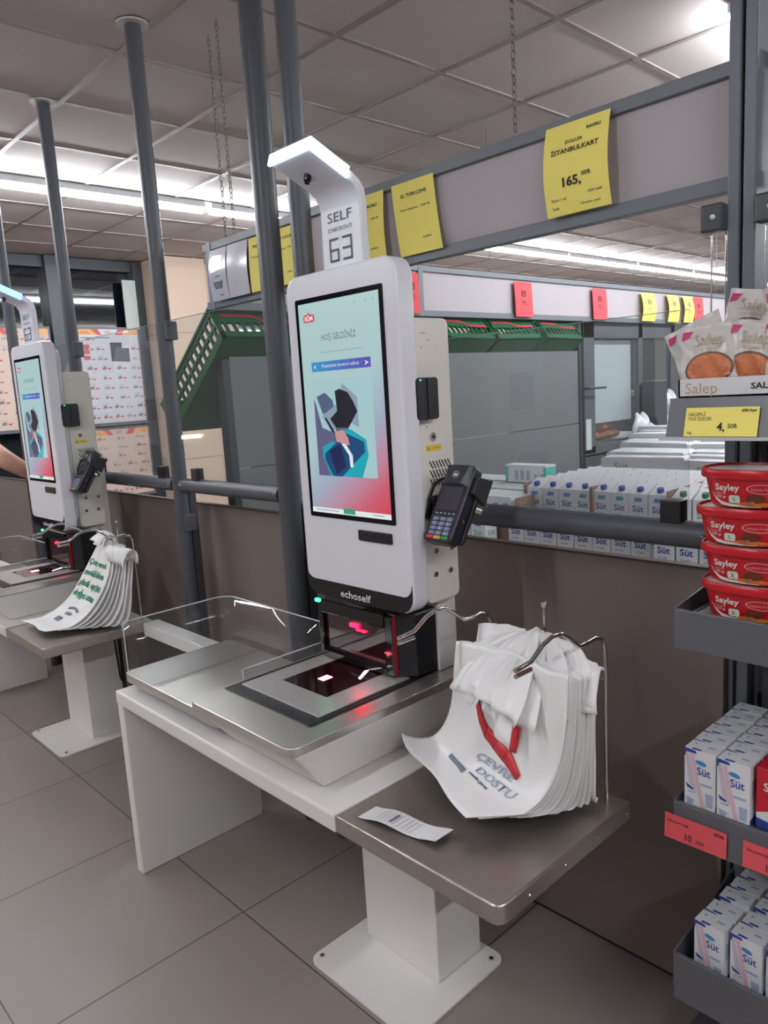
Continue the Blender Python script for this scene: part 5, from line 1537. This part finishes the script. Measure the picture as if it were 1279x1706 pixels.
# salep sachets in their display box
bx = thing('sachet_display_box', 'white open display box of drink sachets on the top shelf', 'display box', (-0.5, 1.4, 1.403))
m = MB()
m.box(-0.632, -0.33, 1.335, 1.338, 1.4035, 1.436)
m.box(-0.632, -0.33, 1.50, 1.503, 1.4035, 1.48); m.box(-0.632, -0.629, 1.335, 1.503, 1.4035, 1.436); m.box(-0.333, -0.33, 1.335, 1.503, 1.4035, 1.436); m.box(-0.632, -0.33, 1.335, 1.503, 1.4035, 1.406)
m.text('Salep', 0.027, lambda x, y: (-0.620 + x, 1.3345, 1.410 + y), 1, width=0.058)
m.text('SALEP', 0.014, lambda x, y: (-0.506 + x, 1.3345, 1.415 + y), 2, width=0.045, bold=0.03)
m.build('box_walls', [PAPER, mat('gold_ink', (196, 160, 120), 0.5), INK], bx)
def make_sachet(seed):
    t = thing('drink_sachet', '', 'sachet', (0, 0, 0), None)
    W, H = 0.106, 0.126
    rs = random.Random(seed)
    ph = [rs.uniform(0, 6) for _ in range(4)]
    def f(u, v, s):
        e = max(0.0, math.sin(PI * min(1, max(0, (v - 0.07) / 0.86)))) ** 0.5 * math.sin(PI * u) ** 0.6 if 0.07 < v < 0.93 else 0
        wr = 0.003 * math.sin(u * 17 + ph[0] + v * 9) * math.sin(v * 8 + ph[1])
        return ((u - 0.5) * W * (1 - 0.06 * math.sin(PI * v)), -s * (0.012 * e + 0.0006) + wr + 0.006 * math.sin(v * 3 + ph[2]) - 0.003, v * H)
    m = MB(); m.grid(lambda u, v: f(u, v, 1), 22, 26, 0); m.grid(lambda u, v: f(1 - u, v, -1), 22, 26, 0)
    P = lambda u, v, d=0.0016: (f(u, v, 1)[0], f(u, v, 1)[1] - d, f(u, v, 1)[2])
    m.build('film', SACH, t, smooth=True)
    g_ = MB()
    def disc(cu, cv, ru, rv, mi, d):
        n = 20; rings = 4
        for r_ in range(rings):
            for i in range(n):
                q0, q1 = 2 * PI * i / n, 2 * PI * (i + 1) / n
                a, b_ = r_ / rings, (r_ + 1) / rings
                pp = [P(cu + ru * k_ * math.cos(q), cv + rv * k_ * math.sin(q), d) for k_, q in ((a, q0), (b_, q0), (b_, q1), (a, q1))]
                g_.add(pp, [(0, 1, 2, 3)], mi)
    disc(0.5, 0.37, 0.41, 0.235, 3, 0.0014)
    disc(0.5, 0.37, 0.37, 0.205, 0, 0.0022)
    g_.text('Salep', 0.030, lambda x, y: P(0.24 + x / W, 0.70 + y / H, 0.002), 1, width=0.055)
    g_.text('toz içecek', 0.010, lambda x, y: P(0.3 + x / W, 0.63 + y / H, 0.002), 1, width=0.04)
    g_.add([P(0.03, 0.80), P(0.16, 0.84), P(0.22, 0.93), P(0.05, 0.93)], [(0, 1, 2, 3)], 2)
    g_.build('print', [ORCUP, mat('gold_pale', (186, 168, 136), 0.4), mat('print_magenta', (190, 50, 110), 0.4), mat('print_brown_ring', (110, 76, 64), 0.5)], t)
    return t
s0 = make_sachet(1)
sl_ = [((-0.580, 1.357, 1.405), (-0.08, -0.06, 0.12), 'left front drink sachet, standing in the white box'),
       ((-0.520, 1.372, 1.403), (0.05, 0.14, -0.1), 'second drink sachet from the left in the white box, over the box edge'),
       ((-0.440, 1.362, 1.405), (-0.05, -0.05, 0.1), 'drink sachet in the white box at the right frame edge'),
       ((-0.595, 1.405, 1.425), (-0.15, -0.42, 0.15), 'drink sachet tipping left at the left end of the white box'),
       ((-0.555, 1.43, 1.462), (-0.1, 0.18, 0.0), 'upper drink sachet behind, topmost in the middle of the box'),
       ((-0.490, 1.42, 1.455), (-0.1, 0.42, 0.0), 'upper drink sachet tipping right, by the right frame edge'),
       ((-0.43, 1.40, 1.47), (0.1, -0.25, 0.0), 'drink sachet mostly outside the right frame edge')]
for i, (l, r_, lab) in enumerate(sl_):
    c = s0 if i == 0 else copy_tree(s0)
    c.location = l; c.rotation_euler = r_; c['label'] = lab

# ================================================================ person at the far till (only an elbow is in view)
def skin_body(name, joints, edges, rootv, mt, parent=None, sub=2):
    me = bpy.data.meshes.new(name)
    me.from_pydata([j[0] for j in joints], edges, [])
    me.materials.append(mt)
    o = bpy.data.objects.new(name, me)
    COL.objects.link(o)
    sk = o.modifiers.new('skin', 'SKIN')
    for i, j in enumerate(joints):
        r = j[1]
        me.skin_vertices[0].data[i].radius = r if isinstance(r, tuple) else (r, r)
    me.skin_vertices[0].data[rootv].use_root = True
    ss = o.modifiers.new('sub', 'SUBSURF'); ss.levels = ss.render_levels = sub
    if parent: o.parent = parent
    return o
pt = thing('person', 'person in dark trousers, only a bare elbow showing at the left frame edge', 'person', (-4.42, 1.06, 0))
J = [((-4.42, 1.06, 0.96), (0.15, 0.11)),   # 0 pelvis
     ((-4.42, 1.06, 1.12), (0.135, 0.10)), ((-4.42, 1.05, 1.32), (0.155, 0.11)), ((-4.42, 1.06, 1.44), (0.12, 0.09)),
     ((-4.42, 1.05, 1.53), 0.055), ((-4.42, 1.03, 1.60), (0.07, 0.08)), ((-4.42, 1.02, 1.68), (0.078, 0.095)), ((-4.42, 1.03, 1.75), (0.06, 0.07)),
     ((-4.24, 1.06, 1.41), 0.062), ((-3.97, 1.19, 1.225), 0.05), ((-4.06, 1.36, 1.12), 0.034), ((-4.11, 1.40, 1.10), 0.03),
     ((-4.60, 1.06, 1.42), 0.062), ((-4.74, 1.04, 1.13), 0.045), ((-4.72, 1.16, 0.90), 0.034), ((-4.72, 1.18, 0.84), 0.03),
     ((-4.34, 1.06, 0.86), 0.09), ((-4.34, 1.04, 0.50), 0.062), ((-4.34, 1.08, 0.09), 0.045), ((-4.34, 0.97, 0.045), 0.038), ((-4.34, 1.20, 0.04), 0.035),
     ((-4.51, 1.06, 0.86), 0.09), ((-4.53, 1.04, 0.50), 0.062), ((-4.53, 1.08, 0.09), 0.045), ((-4.53, 0.97, 0.045), 0.038), ((-4.53, 1.20, 0.04), 0.035)]
Ed = [(0, 1), (1, 2), (2, 3), (3, 4), (4, 5), (5, 6), (6, 7), (3, 8), (8, 9), (9, 10), (10, 11), (3, 12), (12, 13), (13, 14), (14, 15),
      (0, 16), (16, 17), (17, 18), (18, 19), (18, 20), (0, 21), (21, 22), (22, 23), (23, 24), (23, 25)]
# fingers: five short chains from each palm
for wi, sx_ in ((11, 1), (15, -1)):
    w = J[wi][0]
    for f_ in range(4):
        b = len(J)
        ox = (f_ - 1.5) * 0.017
        ln = (0.07, 0.08, 0.077, 0.06)[f_]
        J += [((w[0] + ox, w[1] + 0.05, w[2]), 0.0095), ((w[0] + ox, w[1] + 0.05 + ln * 0.55, w[2] - 0.012), 0.0085), ((w[0] + ox, w[1] + 0.05 + ln * 0.85, w[2] - 0.035), 0.007)]
        Ed += [(wi, b), (b, b + 1), (b + 1, b + 2)]
    b = len(J)
    J += [((w[0] - 0.035 * sx_, w[1] + 0.025, w[2] - 0.008), 0.011), ((w[0] - 0.045 * sx_, w[1] + 0.06, w[2] - 0.02), 0.009)]
    Ed += [(wi, b), (b, b + 1)]
o = [(tuple(Vector(j[0]) - Vector((-4.42, 1.06, 0))), j[1]) for j in J]
skin_body('body', o, Ed, 0, SKIN, pt)
def loft(rings, n=28):
    m = MB()
    vs = [(cx + rx * math.cos(2 * PI * k / n), cy + ry * math.sin(2 * PI * k / n), z) for cx, cy, z, rx, ry in rings for k in range(n)]
    fs = [(a * n + k, a * n + (k + 1) % n, (a + 1) * n + (k + 1) % n, (a + 1) * n + k) for a in range(len(rings) - 1) for k in range(n)]
    fs += [tuple(reversed(range(n))), tuple(range((len(rings) - 1) * n, len(rings) * n))]
    return m.add(vs, fs)
px_, py_ = -4.42, 1.06
SHIRT = mat('shirt_grey', (96, 92, 98), 0.8)
m = loft([(px_, py_, 0.90, .168, .125), (px_, py_, 1.0, .162, .12), (px_, py_, 1.12, .158, .118), (px_, py_, 1.24, .17, .122), (px_, py_, 1.34, .19, .125), (px_, py_, 1.41, .185, .105), (px_, py_ , 1.45, .13, .085), (px_, py_, 1.475, .07, .068)])
m.tube([(px_ + .10, py_, 1.40), (px_ + .18, py_, 1.405), (px_ + .25, py_ + .035, 1.37), (px_ + .335, py_ + .075, 1.315)], [.06, .072, .064, .056], 16)
m.tube([(px_ - .10, py_, 1.40), (px_ - .18, py_, 1.405), (px_ - .23, py_, 1.34), (px_ - .27, py_ - .01, 1.24)], [.06, .072, .066, .058], 16)
m.build('shirt', SHIRT, pt, smooth=True)
TRO = mat('trousers_dark', (44, 44, 52), 0.8)
m = loft([(px_, py_, 0.80, .165, .11), (px_, py_, 0.88, .172, .122), (px_, py_, 0.97, .162, .118)])
for sx_ in (0.088, -0.088):
    m.tube([(px_ + sx_, py_, 0.86), (px_ + sx_, py_ - .01, 0.70), (px_ + sx_, py_ - .015, 0.50), (px_ + sx_, py_ + .005, 0.28), (px_ + sx_, py_ + .015, 0.07)], [.092, .088, .070, .062, .055], 18)
m.build('trousers', TRO, pt, smooth=True)
for sx_ in (0.088, -0.088):
    MB().ball((px_ + sx_, py_ + .055, 0.042), 0.05, 0, 16, 10, (0.95, 2.6, 0.82)).build('shoe', mat('shoe_dark', (30, 28, 30), 0.5), pt, smooth=True)
MB().ball((px_, py_, 1.655), 0.1, 0, 24, 16, (0.76, 0.94, 1.18)).build('head', SKIN, pt, smooth=True)
m = MB()
m.hexa([(px_ - .016, py_ + .085, 1.635), (px_ + .016, py_ + .085, 1.635), (px_ + .012, py_ + .116, 1.638), (px_ - .012, py_ + .116, 1.638)], [(px_ - .008, py_ + .085, 1.68), (px_ + .008, py_ + .085, 1.68), (px_ + .006, py_ + .096, 1.68), (px_ - .006, py_ + .096, 1.68)])
for sx_ in (-1, 1):
    m.ball((px_ + sx_ * .078, py_ - .005, 1.655), 0.02, 0, 10, 8, (0.4, 0.8, 1.4))
m.build('nose_and_ears', SKIN, pt, smooth=True, bevel=0.003)
m = MB()
for sx_ in (-1, 1):
    m.ball((px_ + sx_ * .03, py_ + .083, 1.672), 0.009, 0, 10, 8)
m.build('eyes', mat('eye_dark', (40, 34, 32), 0.2), pt, smooth=True)
MB().ball((px_, py_ + .084, 1.604), 0.012, 0, 12, 8, (1.9, 0.6, 0.45)).build('mouth', mat('lip', (178, 96, 92), 0.5), pt, smooth=True)
MB().ball((px_, py_ - .018, 1.69), 0.1, 0, 24, 14, (0.84, 0.96, 1.0)).build('hair', mat('hair_dark', (36, 28, 24), 0.7), pt, smooth=True)

# warm strip lamp on the shop front far left, seen mirrored in the clear glass screen
wl = thing('warm_strip_lamp', 'warm glowing strip lamp mirrored in the clear glass left of the thickest post', 'lamp', (-6.97, -0.97, 1.1))
MB().box(-7.0, -6.96, -1.13, -0.57, 1.085, 1.115).build('housing', mat('lamp_housing', (200, 202, 206), 0.4), wl)
MB().box(-6.959, -6.945, -1.12, -0.58, 1.088, 1.112).build('diffuser', mat('warm_lamp_light', (255, 214, 170), 0.4, emit=80.0), wl)
